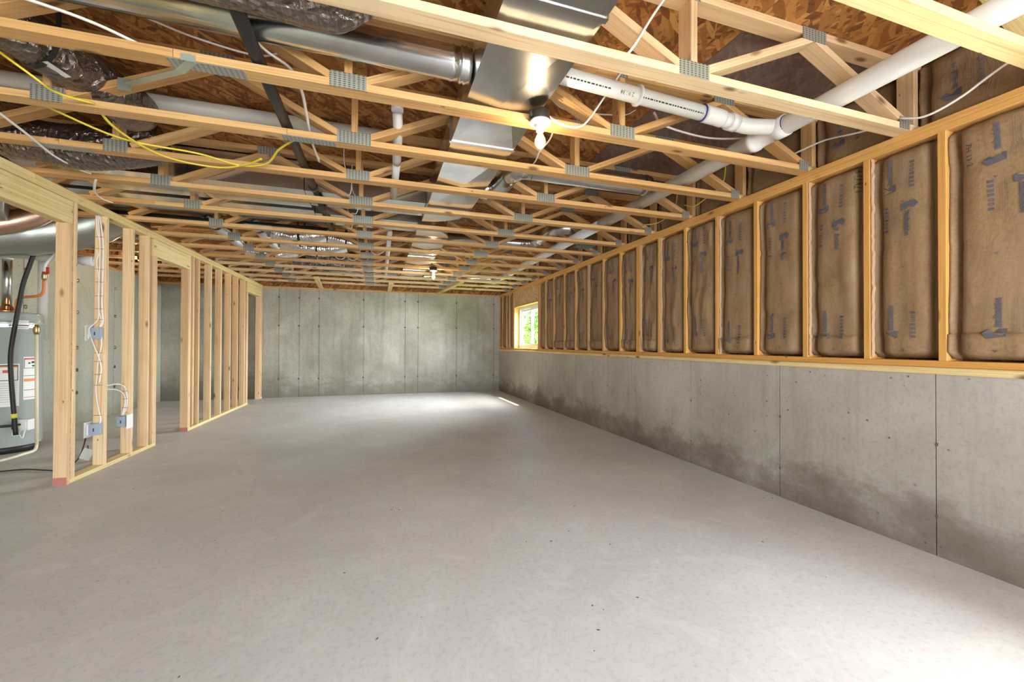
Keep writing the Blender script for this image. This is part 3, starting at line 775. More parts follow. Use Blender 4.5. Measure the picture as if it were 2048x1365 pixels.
t2 = root('trunk_duct', (.64, 7, dz0), 'flat galvanised trunk duct over the farther bulb, turning left with a rounded corner', 'duct')
v, f = elbow_vf(.44, 5.20, .40, -math.pi / 2, 0, dz0, dz1); obj('duct_elbow', v, f, GALV, t2)
for y0, y1 in ((5.205, 6.4), (6.405, 7.6), (7.605, 8.8)): cross_broken_duct('duct_section', .44, .84, y0, y1, dz0, dz1, t2)
for y in (6.4025, 7.6025):
    v, f = join_vf([box_vf(.43, .85, y - .014, y + .014, dz0 - .005, dz0 + .001)]); obj('drive_cleat', v, f, GALV_S, t2)
cross_broken_duct('duct_section', -.62, .437, 4.80, 5.20, dz0 + .055, dz1, t2, .004)
t3 = root('plenum_duct', (-1.9, 4.35, dz0), 'wide brushed metal plenum duct at left between trusses, nearer one', 'duct')
for x0, x1 in ((-2.75, -1.5), (-1.495, -.625)): cross_broken_duct('duct_section', x0, x1, 4.106, 4.612, dz0 + .055, ZO - .05, t3, .004)
t4 = root('plenum_duct', (-1.9, 4.95, dz0), 'wide brushed metal plenum duct at left, beside the black foil pipe', 'duct')
for x0, x1 in ((-2.75, -1.5), (-1.495, -.625)): cross_broken_duct('duct_section', x0, x1, 4.712, 5.212, dz0 + .055, ZO - .05, t4, .004)

# round ducts
def rduct(name, pts, r, label, mat=GALV_S, joints=None, seg=28, curve=False, cat='duct'):
    R0 = root(name, pts[0], label, cat)
    if curve:
        tube('duct_body', pts, r, mat, R0, seg, 10, rf=lambda s, a: 1 + .035 * (((s / r * 1.6) % 1) < .12))
    else:
        for a, b in zip(pts[:-1], pts[1:]):
            a, b = Vector(a), Vector(b); L = (b - a).length; n = max(1, round(L / 1.5))
            for i in range(n):
                p, q = a.lerp(b, i / n), a.lerp(b, (i + 1) / n); l = (q - p).length
                rings('pipe_section', p, q, r, mat, R0, [(0, r), (l - .055, r), (l - .05, r * 1.035), (l - .04, r * 1.035), (l - .035, r), (l, r * .985)], seg)
    return R0
ra = rduct('round_duct', [(-2.9, 2.07, 2.60), (.395, 2.07, 2.578)], .078, 'long round galvanised pipe meeting the trunk duct at top left')
rings('crimp_collar', (.385, 2.07, 2.578), (.444, 2.07, 2.578), 0, GALV_S, ra, [(0, .078), (.010, .085), (.020, .078), (.030, .086), (.045, .077), (.058, .08)], 28)
rb = rduct('round_duct', [(1.16, 3.20, 2.61), (2.28, 3.20, 2.61)], .085, 'shiny round pipe right of the trunk duct, beyond the nearer bulb')
tube('elbow', [(.86, 3.66, 2.575), (.95, 3.66, 2.575), (1.03, 3.60, 2.58), (1.06, 3.45, 2.60), (1.07, 3.32, 2.61), (1.12, 3.22, 2.61), (1.20, 3.20, 2.61)], .083, GALV_S, rb, 24, 6, rf=lambda s, a: 1 + .05 * ((s / .075) % 1 < .2))
rings('end_cap', (2.27, 3.20, 2.61), (2.33, 3.20, 2.61), 0, GALV_S, rb, [(0, .087), (.02, .092), (.03, .087), (.06, .083)], 28)
rc_ = rduct('round_duct', [(.86, 5.56, 2.60), (1.95, 5.56, 2.60)], .075, 'round galvanised pipe from the far trunk toward the right wall')
tube('elbow', [(1.92, 5.56, 2.60), (2.06, 5.55, 2.61), (2.15, 5.45, 2.64), (2.19, 5.25, 2.67), (2.24, 5.08, 2.69), (2.36, 4.97, 2.695), (2.52, 4.97, 2.68), (2.62, 4.97, 2.60)], .078, GALV_S, rc_, 24, 6, rf=lambda s, a: 1 + .07 * ((s / .085) % 1 < .2))
v, f = join_vf([box_vf(2.52, 2.74, 4.87, 5.07, 2.475, 2.485), box_vf(2.56, 2.70, 4.90, 5.04, 2.485, 2.56)]); obj('boot', v, f, TEAL, rc_)
rduct('round_duct', [(-.95, 8.60, 2.56), (.40, 8.60, 2.56)], .085, 'pale round pipe by the back wall, left of the far trunk')
rduct('round_duct', [(.90, 8.60, 2.56), (2.33, 8.60, 2.56)], .085, 'pale round pipe by the back wall, right of the far trunk')
rduct('round_duct', [(-1.86, 5.35, 2.62), (-1.86, 7.1, 2.62)], .08, 'silver pipe over the left partition, outer of the close pair')
rduct('round_duct', [(-1.40, 5.35, 2.62), (-1.40, 7.1, 2.62)], .08, 'silver pipe over the left partition, inner of the close pair')

# flex ducts
def flex(pts, r, mat, label, ridge=.03, pitch=.035, seg=28, n=12, name='flex_duct', rj=None, strap=.5):
    R0 = root(name, pts[0], label, 'duct')
    rf = lambda s, a: (1 + ridge * math.cos(2 * math.pi * s / pitch)) * (1 + .06 * noise.noise(Vector((s * 5, math.cos(a) * 1.5, math.sin(a) * 1.5 + r * 10)))) * (rj(s) if rj else 1)
    P = smooth_path(pts, n)
    # resample evenly
    out = [P[0]]; step = pitch / 4
    for a, b in zip(P[:-1], P[1:]):
        L = (b - a).length; m = max(1, int(L / step))
        for i in range(1, m + 1): out.append(a.lerp(b, i / m))
    vs, fs, uv = sweep_vf(out, r, seg, rf)
    obj('duct_jacket', vs, fs, mat, R0, True, origin=pts[0], uvs=uv)
    if strap:
        m = out[int(len(out) * strap)]; tn = (out[int(len(out) * strap) + 1] - m).normalized(); sdv = Vector((-tn.y, tn.x, 0)).normalized(); q = r * 1.08
        loop = [m + sdv * q + Vector((0, 0, ZO - m.z))] + [m + sdv * q * math.cos(a) - Vector((0, 0, q * math.sin(a))) for a in [math.pi * i / 10 for i in range(11)]] + [m - sdv * q + Vector((0, 0, ZO - m.z))]
        hv, hf = [], []
        for p_ in loop: hv += [p_ - tn * .012, p_ + tn * .012]
        for i in range(len(loop) - 1): hf.append((2 * i, 2 * i + 1, 2 * i + 3, 2 * i + 2))
        obj('hanger_strap', hv, hf, RUBBER, R0)
    return R0
L1 = 1.45
fa = flex([(-1.9, 1.83, 2.68), (-1.1, 1.82, 2.60), (-.5, 1.818, 2.572), (-.22, 1.82, 2.568), (-.10, 1.83, 2.59), (0, 1.84, 2.64)], .118, FLEX_D, 'dark foil wrapped flex duct at the top, lying against the round pipe', .006, .05,
     rj=lambda s: 1 if s < 1.74 else max(.35, 1 - (s - 1.74) * 3.5))
tube('tie_strap', [(-.10 + .02 * math.cos(a * math.pi / 6), 1.83 + .085 * math.cos(a * math.pi / 6), 2.60 + .085 * math.sin(a * math.pi / 6)) for a in range(13)], .004, GALV_S, fa, 6, 1, curve=False)
fb = flex([(-2.2, 2.32, 2.69), (-1.85, 2.36, 2.67), (-1.62, 2.55, 2.64), (-1.50, 2.85, 2.625), (-1.46, 3.08, 2.62), (-1.47, 3.22, 2.64), (-1.50, 3.33, 2.70)], .125, FLEX_D, 'dark foil wrapped flex duct sloping down at far left with a white tag', .008, .05)
tgo = obj('tag', [(-1.56, 2.60, 2.518), (-1.50, 2.57, 2.516), (-1.47, 2.68, 2.512), (-1.53, 2.71, 2.514)], [(0, 1, 2, 3)], LABEL, fb)
flex([(-3.3, 3.75, 2.62), (-2.5, 3.75, 2.59), (-2.05, 3.76, 2.56), (-1.75, 3.74, 2.59), (-1.52, 3.72, 2.66)], .145, FLEX_D, 'dark sagging flex duct above the left doorway header', .02, .03)
flex([(-1.27, 6.12, 2.64), (-1.15, 6.12, 2.60), (-1.0, 6.12, 2.585), (-.82, 6.10, 2.62), (-.68, 6.12, 2.66)], .125, FLEX_S, 'bright silver ribbed flex duct beyond the black foil pipe', .06, .028)
flex([(-.62, 6.14, 2.62), (-.4, 6.14, 2.57), (-.15, 6.14, 2.56)], .075, FLEX_S, 'short thin silver flex duct right of the bright ribbed one', .05, .03)
flex([(-1.3, 6.74, 2.64), (-1.05, 6.74, 2.59), (-.72, 6.74, 2.58), (-.45, 6.72, 2.66)], .11, FLEX_S, 'silver flex duct sagging in the gap behind the bright ribbed one', .02, .03)
flex([(-1.9, 7.32, 2.60), (-1.55, 7.32, 2.56), (-1.2, 7.34, 2.64)], .085, FLEX_S, 'small silver flex duct at left in the middle distance', .03, .03)
flex([(-1.03, 7.38, 2.62), (-.9, 7.35, 2.57), (-.5, 7.34, 2.57), (-.1, 7.36, 2.64)], .10, FLEX_D, 'dark flex duct in the middle distance, left of the plate row', .03, .03)
flex([(-1.35, 7.95, 2.60), (-.9, 7.95, 2.56), (-.4, 7.95, 2.62)], .10, FLEX_D, 'farthest dark flex duct, just this side of the pale round pipe', .03, .03)
flex([(-4.0, 6.7, 2.62), (-3.2, 6.7, 2.58), (-2.7, 6.75, 2.6)], .11, FLEX_S, 'silver flex duct above the utility area behind the partition', .03, .03)

# black pipes
bp = root('gas_pipe', (-.53, 1.2, 2.51), 'long black pipe running over the trusses left of centre', 'pipe')
tube('pipe_body', [(-.55, .8, 2.515), (-.535, 2.5, 2.508), (-.515, 3.90, 2.506)], .030, BLACK, bp, 16, curve=False)
tube('pipe_body', [(-.515, 3.90, 2.506), (-.51, 5.33, 2.502)], .024, BLACK, bp, 16, curve=False)
rings('coupling', (-.517, 3.86, 2.506), (-.517, 3.92, 2.506), 0, BLACK, bp, [(0, .036), (.06, .036)], 16)
b2 = root('vent_pipe', (-.48, .8, 2.60), 'shorter black pipe above the long one at the top edge', 'pipe')
tube('pipe_body', [(-.50, .8, 2.60), (-.47, 1.95, 2.60), (-.47, 2.08, 2.63), (-.47, 2.12, 2.70)], .026, BLACK, b2, 14)
b3 = root('foil_pipe', (-2.6, 5.37, 2.51), 'glossy black wrapped pipe across the left trusses with a yellow tag', 'pipe')
GLB = N('glossy black film').out((.015, .015, .015), .15)
tube('pipe_body', [(-2.75, 5.37, 2.515), (-1.6, 5.37, 2.512), (-.50, 5.37, 2.51)], .038, GLB, b3, 16, curve=False, rf=lambda s, a: 1 + .06 * math.sin(s * 60))
rings('end_collar', (-.56, 5.37, 2.51), (-.47, 5.37, 2.51), 0, GALV_S, b3, [(0, .041), (.09, .041)], 16)
box('tag', -1.62, -1.57, 5.325, 5.328, 2.462, 2.53, YTAG, b3)

# ---------------------------------------------------------------- pvc drains
pe = root('drain_pipe', (2.43, 1, 2.55), 'large white drain pipe running along the right side above the plate', 'pipe')
tube('pipe_body', [(2.43, -1.0, 2.555), (2.43, 4.2, 2.545)], .057, PVC, pe, 24, curve=False)
tube('pipe_body', [(2.43, 4.2, 2.545), (2.43, 9.4, 2.535)], .057, PVC, pe, 24, curve=False)
rings('wye_body', (2.43, 1.94, 2.552), (2.43, 2.36, 2.55), 0, PVC, pe, [(0, .066), (.07, .066), (.075, .060), (.21, .060), (.215, .068), (.25, .068), (.255, .062), (.40, .062), (.42, .058)], 28)
tube('wye_branch', [(2.10, 2.076, 2.588), (2.20, 2.078, 2.582), (2.28, 2.06, 2.573), (2.44, 1.98, 2.556)], .047, PVC, pe, 24, 6)
rings('hub', (2.165, 2.078, 2.584), (2.105, 2.076, 2.587), 0, PVC, pe, [(0, .052), (.06, .052)], 24)
for y in (1.935,): rings('marker_ring', (2.43, y, 2.552), (2.43, y + .005, 2.552), 0, BLUE_INK, pe, [(0, .0585), (.005, .0585)], 28)
pf = root('branch_pipe', (1.5, 2.06, 2.6), 'smaller white drain pipe joining the large one from the left', 'pipe')
tube('pipe_body', [(.70, 2.02, 2.615), (1.96, 2.065, 2.592)], .044, PVC, pf, 24, curve=False)
tube('elbow', [(1.90, 2.063, 2.593), (1.99, 2.066, 2.591), (2.05, 2.070, 2.588)], .050, PVC, pf, 24, 4)
tube('pipe_body', [(2.04, 2.070, 2.588), (2.12, 2.077, 2.586)], .044, PVC, pf, 24, curve=False)
rings('marker_ring', (1.885, 2.062, 2.593), (1.890, 2.062, 2.593), 0, BLUE_INK, pf, [(0, .051), (.005, .051)], 24)
rings('hanger_ring', (1.41, 2.045, 2.602), (1.425, 2.0455, 2.602), 0, WHITE, pf, [(0, .047), (.002, .057), (.013, .057), (.015, .047)], 28)
def pipe_text(s, size, x0, ang, xdir=1):
    vs, fs, w_ = text_polys(s, size, False); out = []
    for u, v_ in vs:
        a = ang + v_ / .0446; x = x0 - u
        yc_, zc_ = lerp(2.02, 2.065, (x - .70) / 1.26), lerp(2.615, 2.592, (x - .70) / 1.26)
        out.append((x, yc_ - math.cos(a) * .0446, zc_ - math.sin(a) * .0446))
    return out, fs
v, f = pipe_text('2 01.38', .030, 1.37, .42); obj('lettering', v, f, INK, pf)
fp = []
x = .92
while x < 1.86:
    l_ = random.uniform(.006, .022); z = 0
    if not (1.22 < x < 1.42):
        pts = []
        for (dx, aa) in ((0, .55), (l_, .55), (l_, .72), (0, .72)):
            xx = x + dx; yc_, zc_ = lerp(2.02, 2.065, (xx - .70) / 1.26), lerp(2.615, 2.592, (xx - .70) / 1.26)
            pts.append((xx, yc_ - math.cos(aa) * .0445, zc_ - math.sin(aa) * .0445))
        fp.append((pts, [(0, 1, 2, 3)]))
    x += l_ + .006
v, f = join_vf(fp); obj('small_print', v, f, INK, pf)
pg = root('drain_pipe', (-3, 3.12, 2.66), 'white drain pipe crossing left to right behind the flex duct', 'pipe')
tube('pipe_body', [(-4.0, 3.34, 2.775), (.04, 3.34, 2.765)], .046, PVC_D, pg, 24, curve=False)
pv = root('drain_pipe', (.14, 3, 2.56), 'thin white pipe running back from a short riser left of the trunk', 'pipe')
tube('pipe_body', [(.12, 2.78, 2.66), (.125, 2.82, 2.60), (.13, 2.95, 2.57), (.14, 3.3, 2.56)], .032, PVC, pv, 20, 5)
tube('pipe_body', [(.14, 3.3, 2.56), (.145, 4.07, 2.56)], .030, PVC, pv, 18, curve=False)
pv2 = root('drain_pipe', (.15, 5.3, 2.55), 'thin white pipe running on toward the back wall beyond the rounded ducts', 'pipe')
tube('pipe_body', [(.15, 5.33, 2.55), (.17, 9.3, 2.54)], .030, PVC, pv2, 18, curve=False)
rings('coupling', (.12, 2.77, 2.67), (.12, 2.775, 2.73), 0, PVC, pv, [(0, .038), (.06, .038)], 20)

# ---------------------------------------------------------------- lamp holders with bare bulbs
def light_fixture(x, y, label, energy):
    r = root('bulb_fixture', (x, y, ZT), label, 'light')
    rings('junction_box', (x, y, ZT + .025), (x, y, ZT - .03), 0, BAKE, r, [(0, .052), (.05, .055), (.055, .055)], 28)
    rings('box_rib', (x - .058, y - .01, ZT + .02), (x - .058, y - .01, ZT - .02), 0, BAKE, r, [(0, .010), (.04, .010)], 8)
    rings('lamp_holder', (x, y, ZT - .03), (x, y, ZT - .085), 0, PORC, r, [(0, .056), (.006, .060), (.014, .056), (.018, .030), (.030, .027), (.034, .022), (.055, .021)], 28)
    b = rings('bulb', (x, y, ZT - .082), (x, y, ZT - .185), 0, BULBG, r,
        [(0, .013), (.012, .014), (.028, .021), (.045, .029), (.062, .0315), (.078, .028), (.092, .017), (.1, .006)], 20)
    fl_ = []
    for i in range(4):
        a = i * math.pi / 2; fl_.append(sweep_vf([Vector((x + .006 * math.cos(a), y + .006 * math.sin(a), ZT - .112)), Vector((x + .010 * math.cos(a), y + .010 * math.sin(a), ZT - .158))], .0016, 6)[:2])
    v, f = join_vf(fl_); o = obj('filament', v, f, FILAMENT, b)
    lamp('bulb_light', 'POINT', (x, y, ZT - .135), energy, (1.0, .74, .45), shadow_soft_size=.004)
    return r
def bulbglass():
    g = N('clear bulb glass')
    tr = g.n('ShaderNodeBsdfTransparent'); gl = g.n('ShaderNodeBsdfGlossy'); gl.inputs['Roughness'].default_value = .03
    em = g.n('ShaderNodeEmission'); em.inputs[0].default_value = (1, .75, .45, 1); em.inputs[1].default_value = .5
    ad = g.n('ShaderNodeAddShader'); g.l(tr.outputs[0], ad.inputs[0]); g.l(em.outputs[0], ad.inputs[1])
    mx = g.n('ShaderNodeMixShader'); mx.inputs[0].default_value = .06; g.l(ad.outputs[0], mx.inputs[1]); g.l(gl.outputs[0], mx.inputs[2])
    g.l(mx.outputs[0], g.t.nodes['Material Output'].inputs['Surface']); return g.m
BULBG = bulbglass()
light_fixture(.855, 2.140, 'bare glowing bulb in a round porcelain holder under the trunk duct, nearer one', 6)
light_fixture(.90, 7.02, 'small bare glowing bulb hanging far down the ceiling near the back wall', 12)
light_fixture(-3.2, 4.2, 'added unseen bulb lighting the utility area left of the corner studs', 7)  # fixture added out of view to brighten the left wall and tank
light_fixture(-3.3, 7.576, 'added bare bulb behind the partition studs, over the utility area', 11)  # assumed from the warm glow there, added to brighten the left wall

# ---------------------------------------------------------------- cables
def cable(pts, label, mat=ROMEX, r=.0055, flat=1.5, group=None):
    o = tube('cable', pts, r, mat, None, 8, 6, flat=flat); return tag(o, label, 'cable', group)
cable([(-1.78, 2.5, 2.60), (-1.55, 2.56, 2.43), (-1.53, 2.68, 2.425), (-1.44, 2.80, 2.45)], 'yellow cable at far left dropping behind the second visible chord', ROMEX_Y)
cable([(-1.76, 2.90, 2.47), (-1.50, 3.17, 2.43), (-1.13, 3.25, 2.425), (-.92, 3.36, 2.42), (-.74, 3.30, 2.43), (-.62, 3.10, 2.46), (-.48, 2.93, 2.48)], 'yellow cable drooping in a long curve, upper of the crossing pair', ROMEX_Y)
cable([(-1.46, 2.86, 2.46), (-1.46, 3.02, 2.43), (-1.40, 3.25, 2.415), (-1.28, 3.38, 2.41), (-1.05, 3.42, 2.41), (-.86, 3.32, 2.42), (-.75, 3.22, 2.43)], 'yellow cable crossing the other, lower and more sagging', ROMEX_Y)
cable([(-1.97, 2.95, 2.44), (-2.01, 3.3, 2.428), (-2.06, 3.6, 2.425), (-2.05, 3.85, 2.43), (-2.04, 3.93, 2.44)], 'white cable at far left passing under the sagging flex duct')
cable([(-2.06, 4.04, 2.44), (-2.12, 4.14, 2.42), (-2.23, 4.36, 2.425), (-2.28, 4.55, 2.43), (-2.26, 4.66, 2.432)], 'short white cable looping onto the partition top plate')
cable([(-.52, 1.2, 2.53), (-.53, 1.92, 2.55), (-.535, 2.09, 2.535), (-.50, 2.22, 2.55), (-.42, 2.34, 2.56), (-.395, 2.5, 2.55), (-.40, 2.70, 2.53), (-.41, 2.98, 2.50), (-.40, 3.3, 2.49)], 'white cable hanging beside the long black pipe')
cable([(-.98, 2.26, 2.62), (-.80, 2.27, 2.58), (-.56, 2.30, 2.57), (-.43, 2.27, 2.60)], 'thin white cable lying level behind the third chord', r=.004)
cable([(-1.95, 1.9, 2.50), (-1.4, 2.08, 2.505), (-1.15, 2.16, 2.50), (-.98, 2.22, 2.47)], 'white cable slanting down at the top left corner')
cable([(.90, 2.14, 2.45), (.93, 2.135, 2.425), (1.0, 2.13, 2.402), (1.08, 2.13, 2.405), (1.14, 2.125, 2.45), (1.24, 2.10, 2.60), (1.36, 2.05, 2.79)], 'white cable looping from the nearer bulb holder up to the right')
cable([(1.05, 1.62, 2.46), (1.09, 1.60, 2.51), (1.18, 1.585, 2.66), (1.30, 1.575, 2.84)], 'white cable rising to the subfloor at the top, right of the trunk')
cable([(1.02, 2.30, 2.52), (1.05, 2.45, 2.49), (1.05, 2.64, 2.485), (1.08, 2.80, 2.49), (1.09, 3.1, 2.50)], 'thin white cable curving down just beyond the nearer bulb', r=.0035)
cable([(2.90, .9, 2.62), (2.90, 1.18, 2.54), (2.90, 1.35, 2.47), (2.89, 1.49, 2.446), (2.88, 1.60, 2.49)], 'white cable draped in front of the first rim batt at right')
cable([(2.89, 1.72, 2.50), (2.90, 1.84, 2.525), (2.91, 2.04, 2.575), (2.90, 2.2, 2.575), (2.88, 2.38, 2.56)], 'white cable curving under the large drain pipe by the right wall')
cable([(1.68, 2.25, 2.66), (1.80, 2.30, 2.62), (2.14, 2.33, 2.612), (2.36, 2.30, 2.62), (2.50, 2.25, 2.63)], 'white cable lying level behind the branch drain pipe')
cable([(.95, 2.28, 2.66), (1.15, 2.4, 2.66), (1.6, 2.5, 2.76), (1.75, 2.55, 2.848)], 'thin white cable behind the truss webs right of the bulb', r=.004)
cable([(2.95, 2.93, 2.847), (2.93, 2.95, 2.62), (2.90, 3.1, 2.54), (2.88, 3.25, 2.50), (2.90, 3.40, 2.56)], 'dull yellow cable by the rim insulation at right, nearer one', ROMEX_Y, .004)
cable([(2.95, 3.56, 2.847), (2.93, 3.58, 2.60), (2.88, 3.75, 2.49), (2.80, 3.95, 2.50)], 'dull yellow cable by the rim insulation at right, farther one', ROMEX_Y, .004)
for i, (x, y) in enumerate(((-.25, 3.55), (-.22, 4.08), (-.30, 4.68), (-.26, 5.9))):
    cable([(x, y, 2.847), (x, y, 2.60), (x + .05, y + .05, 2.50), (x + .03, y + .25, 2.45), (x - .02, y + .38, 2.48)], 'thin white wire dangling beside the central plate row, %s from the front' % ORD[i], r=.0035)
for i, (x, y) in enumerate(((-.62, 6.7), (-.45, 6.72), (-.9, 7.2), (-.7, 7.25), (-.55, 7.8), (-.1, 6.2))):
    cable([(x, y, 2.847), (x, y, 2.58), (x + .04, y, 2.46), (x + .12, y + .02, 2.44), (x + .2, y, 2.50)], 'thin white wire looping under the silver flex ducts, ' + ('nearest row, left one', 'nearest row, right one', 'second row, left one', 'second row, right one', 'farthest of all', 'by the short thin duct')[i], r=.0035, group='wires drooping under the far flex ducts')
# partition wiring
cable([(-2.485, 4.885, 2.36), (-2.476, 4.885, 2.217), (-2.451, 4.884, 2.055), (-2.478, 4.885, 1.922), (-2.456, 4.885, 1.726), (-2.464, 4.885, 1.595), (-2.452, 4.885, 1.448), (-2.436, 4.885, 1.366), (-2.445, 4.87, 1.325)], 'white cable stapled down the stud, leftmost of three at the top')
cable([(-2.462, 4.886, 2.36), (-2.448, 4.886, 2.252), (-2.432, 4.886, 2.073), (-2.434, 4.886, 1.76), (-2.437, 4.886, 1.53), (-2.429, 4.886, 1.367), (-2.442, 4.87, 1.317)], 'white cable stapled down the stud, rightmost of three at the top')
cable([(-2.470, 4.880, 2.36), (-2.460, 4.880, 2.2), (-2.451, 4.878, 2.047), (-2.456, 4.878, 1.71), (-2.456, 4.878, 1.431), (-2.470, 4.87, 1.366), (-2.500, 4.83, 1.30), (-2.490, 4.85, 1.202), (-2.452, 4.878, 1.039), (-2.434, 4.88, .94), (-2.440, 4.88, .859), (-2.448, 4.88, .802)], 'white cable bulging over the upper wall box and ending in mid stud')
cable([(-2.431, 4.87, 1.227), (-2.438, 4.884, 1.137), (-2.459, 4.884, 1.006), (-2.466, 4.884, .859), (-2.473, 4.884, .729), (-2.455, 4.884, .581), (-2.436, 4.884, .466), (-2.436, 4.87, .425)], 'white cable between the upper and lower wall boxes on one stud')
cable([(-2.50, 4.95, .75), (-2.49, 5.15, .76), (-2.475, 5.25, .755), (-2.455, 5.312, .715), (-2.437, 5.314, .62), (-2.440, 5.314, .52), (-2.462, 5.30, .43)], 'white cable arching to the low box, outer of the pair')
cable([(-2.50, 4.95, .745), (-2.49, 5.10, .72), (-2.478, 5.22, .70), (-2.460, 5.312, .64), (-2.452, 5.314, .55), (-2.472, 5.30, .43)], 'white cable arching to the low box, inner of the pair')
st = []
for z in (2.16, 2.05, 1.86, 1.74, 1.61, 1.49, 1.39, 1.08, 1.0, .88, .78, .50): st.append(box_vf(-2.485, -2.425, 4.872, 4.876, z - .002, z + .002))
for z in (.68, .60, .51, .46): st.append(box_vf(-2.475, -2.425, 5.302, 5.306, z - .002, z + .002))
v, f = join_vf(st); tag(obj('cable_staples', v, f, STAPLE, None), 'small staples holding the white cables to two partition studs', 'staples', kind='stuff')
def wall_box(y, z, plate_side, label):
    r = root('outlet_box', (-2.47, y, z), label, 'electrical box', 'blue grey boxes on the partition studs')
    v, f = join_vf([box_vf(-2.505, -2.428, y - .052, y, z - .052, z + .052), box_vf(-2.500, -2.433, y - .055, y - .052, z - .046, z + .046)])
    obj('box_body', v, f, BOXB, r)
    v, f = join_vf([box_vf(-2.50, -2.49, y - .045, y - .015, z + .052, z + .058), box_vf(-2.45, -2.44, y - .045, y - .015, z + .052, z + .058)]); obj('clamp', v, f, BOXB, r)
    if plate_side: box('cover_plate', PX(y) + .001, PX(y) + .008, y - .085, y + .02, z - .07, z + .07, WHITE, r)
    else: box('cover_plate', -2.522, -2.514, y - .085, y + .02, z - .07, z + .07, WHITE, r); box('ring', -2.514, -2.505, y - .055, y, z - .05, z + .05, WHITE, r)
    box('label_mark', -2.472, -2.462, y - .0565, y - .055, z - .018, z + .012, INK, r)
    return r
wall_box(4.895, 1.262, False, 'blue grey electrical box at chest height on the second stud')
wall_box(4.895, .375, False, 'blue grey electrical box low on the second stud, white plate behind')
wall_box(5.324, .372, True, 'blue grey electrical box low on the third stud, white plate facing room')
cable([(-3.6, 4.93, .012), (-3.24, 5.0, .012), (-3.05, 5.02, .012), (-2.85, 4.93, .012), (-2.72, 4.90, .012), (-2.66, 5.0, .08), (-2.64, 5.05, .22), (-2.60, 5.0, .34), (-2.53, 4.88, .365)], 'black power cord from the low wall box across the floor', RUBBER, .006, 1)
cable([(-3.7, 4.8, .010), (-3.3, 4.83, .010), (-3.18, 4.90, .010), (-3.35, 4.97, .010), (-3.7, 4.95, .010)], 'black cord loop lying on the floor before the tank', RUBBER, .006, 1)
cable([(-2.60, 5.02, .20), (-2.585, 5.0, .16)], 'short cord end carrying a paper tag behind the corner studs', RUBBER, .004, 1)
tag(obj('paper_tag', [(-2.60, 4.97, .19), (-2.52, 4.96, .16), (-2.57, 4.98, .06), (-2.65, 4.99, .09), (-2.60, 4.972, .19), (-2.52, 4.962, .16), (-2.57, 4.982, .06), (-2.65, 4.992, .09)], [(0, 1, 2, 3), (7, 6, 5, 4), (0, 4, 5, 1), (1, 5, 6, 2), (2, 6, 7, 3), (3, 7, 4, 0)], LABEL, None), 'white paper tag hanging on the power cord behind the corner studs', 'tag')

# metal bracket strap between two trusses
sb = root('metal_bracket', (-1.3, 2.79, 2.60), 'zinc plated strap bracket between two trusses at left', 'bracket')
A, M_, B = Vector((-1.275, 2.755, 2.56)), Vector((-.875, 2.31, 2.4315)), Vector((-.79, 2.205, 2.4315))
for p_, q_ in ((A, M_), (M_, B)):
    sd_ = (q_ - p_).normalized().cross(Vector((0, 0, 1))).normalized() * .019; u_ = Vector((0, 0, .0025))
    obj('strap', [p_ - sd_, p_ + sd_, q_ + sd_, q_ - sd_, p_ - sd_ + u_, p_ + sd_ + u_, q_ + sd_ + u_, q_ - sd_ + u_], [(0, 1, 2, 3), (7, 6, 5, 4), (0, 4, 5, 1), (1, 5, 6, 2), (2, 6, 7, 3), (3, 7, 4, 0)], STEEL, sb)
box('tab', -1.34, -1.28, 2.795, 2.799, 2.545, 2.61, STEEL, sb)
obj('gusset', [(-1.28, 2.795, 2.545), (-1.28, 2.795, 2.61), (-1.25, 2.73, 2.545), (-1.277, 2.795, 2.545), (-1.277, 2.795, 2.61), (-1.247, 2.73, 2.545)], [(0, 1, 2), (5, 4, 3), (0, 3, 4, 1), (1, 4, 5, 2), (2, 5, 3, 0)], STEEL, sb)
box('tab', -.83, -.775, 2.196, 2.1995, 2.425, 2.455, STEEL, sb)

# ---------------------------------------------------------------- utility area
HX, HY, HR = -3.83, 6.02, .275
wh = root('water_heater', (HX, HY, 0), 'grey cylindrical water heater behind the corner studs', 'water heater')
rings('tank', (HX, HY, .07), (HX, HY, 1.50), 0, TANK, wh, [(0, HR - .01), (.01, HR), (1.30, HR), (1.302, HR + .004), (1.33, HR + .004), (1.332, HR), (1.40, HR), (1.425, HR - .02), (1.43, HR - .05)], 48)
rings('base_ring', (HX, HY, 0), (HX, HY, .075), 0, RUBBER, wh, [(0, HR - .03), (.075, HR - .02)], 40)
def patch(name, a0, a1, z0, z1, mat, d=.002, par=None, n=10):
    vs, fs = [], []
    for i in range(n + 1):
        a = math.radians(lerp(a0, a1, i / n)); c_, s_ = math.cos(a), math.sin(a)
        vs += [(HX + (HR + d) * c_, HY + (HR + d) * s_, z0), (HX + (HR + d) * c_, HY + (HR + d) * s_, z1)]
    for i in range(n): fs.append((2 * i, 2 * i + 2, 2 * i + 3, 2 * i + 1))
    return obj(name, vs, fs, mat, par or wh, True)
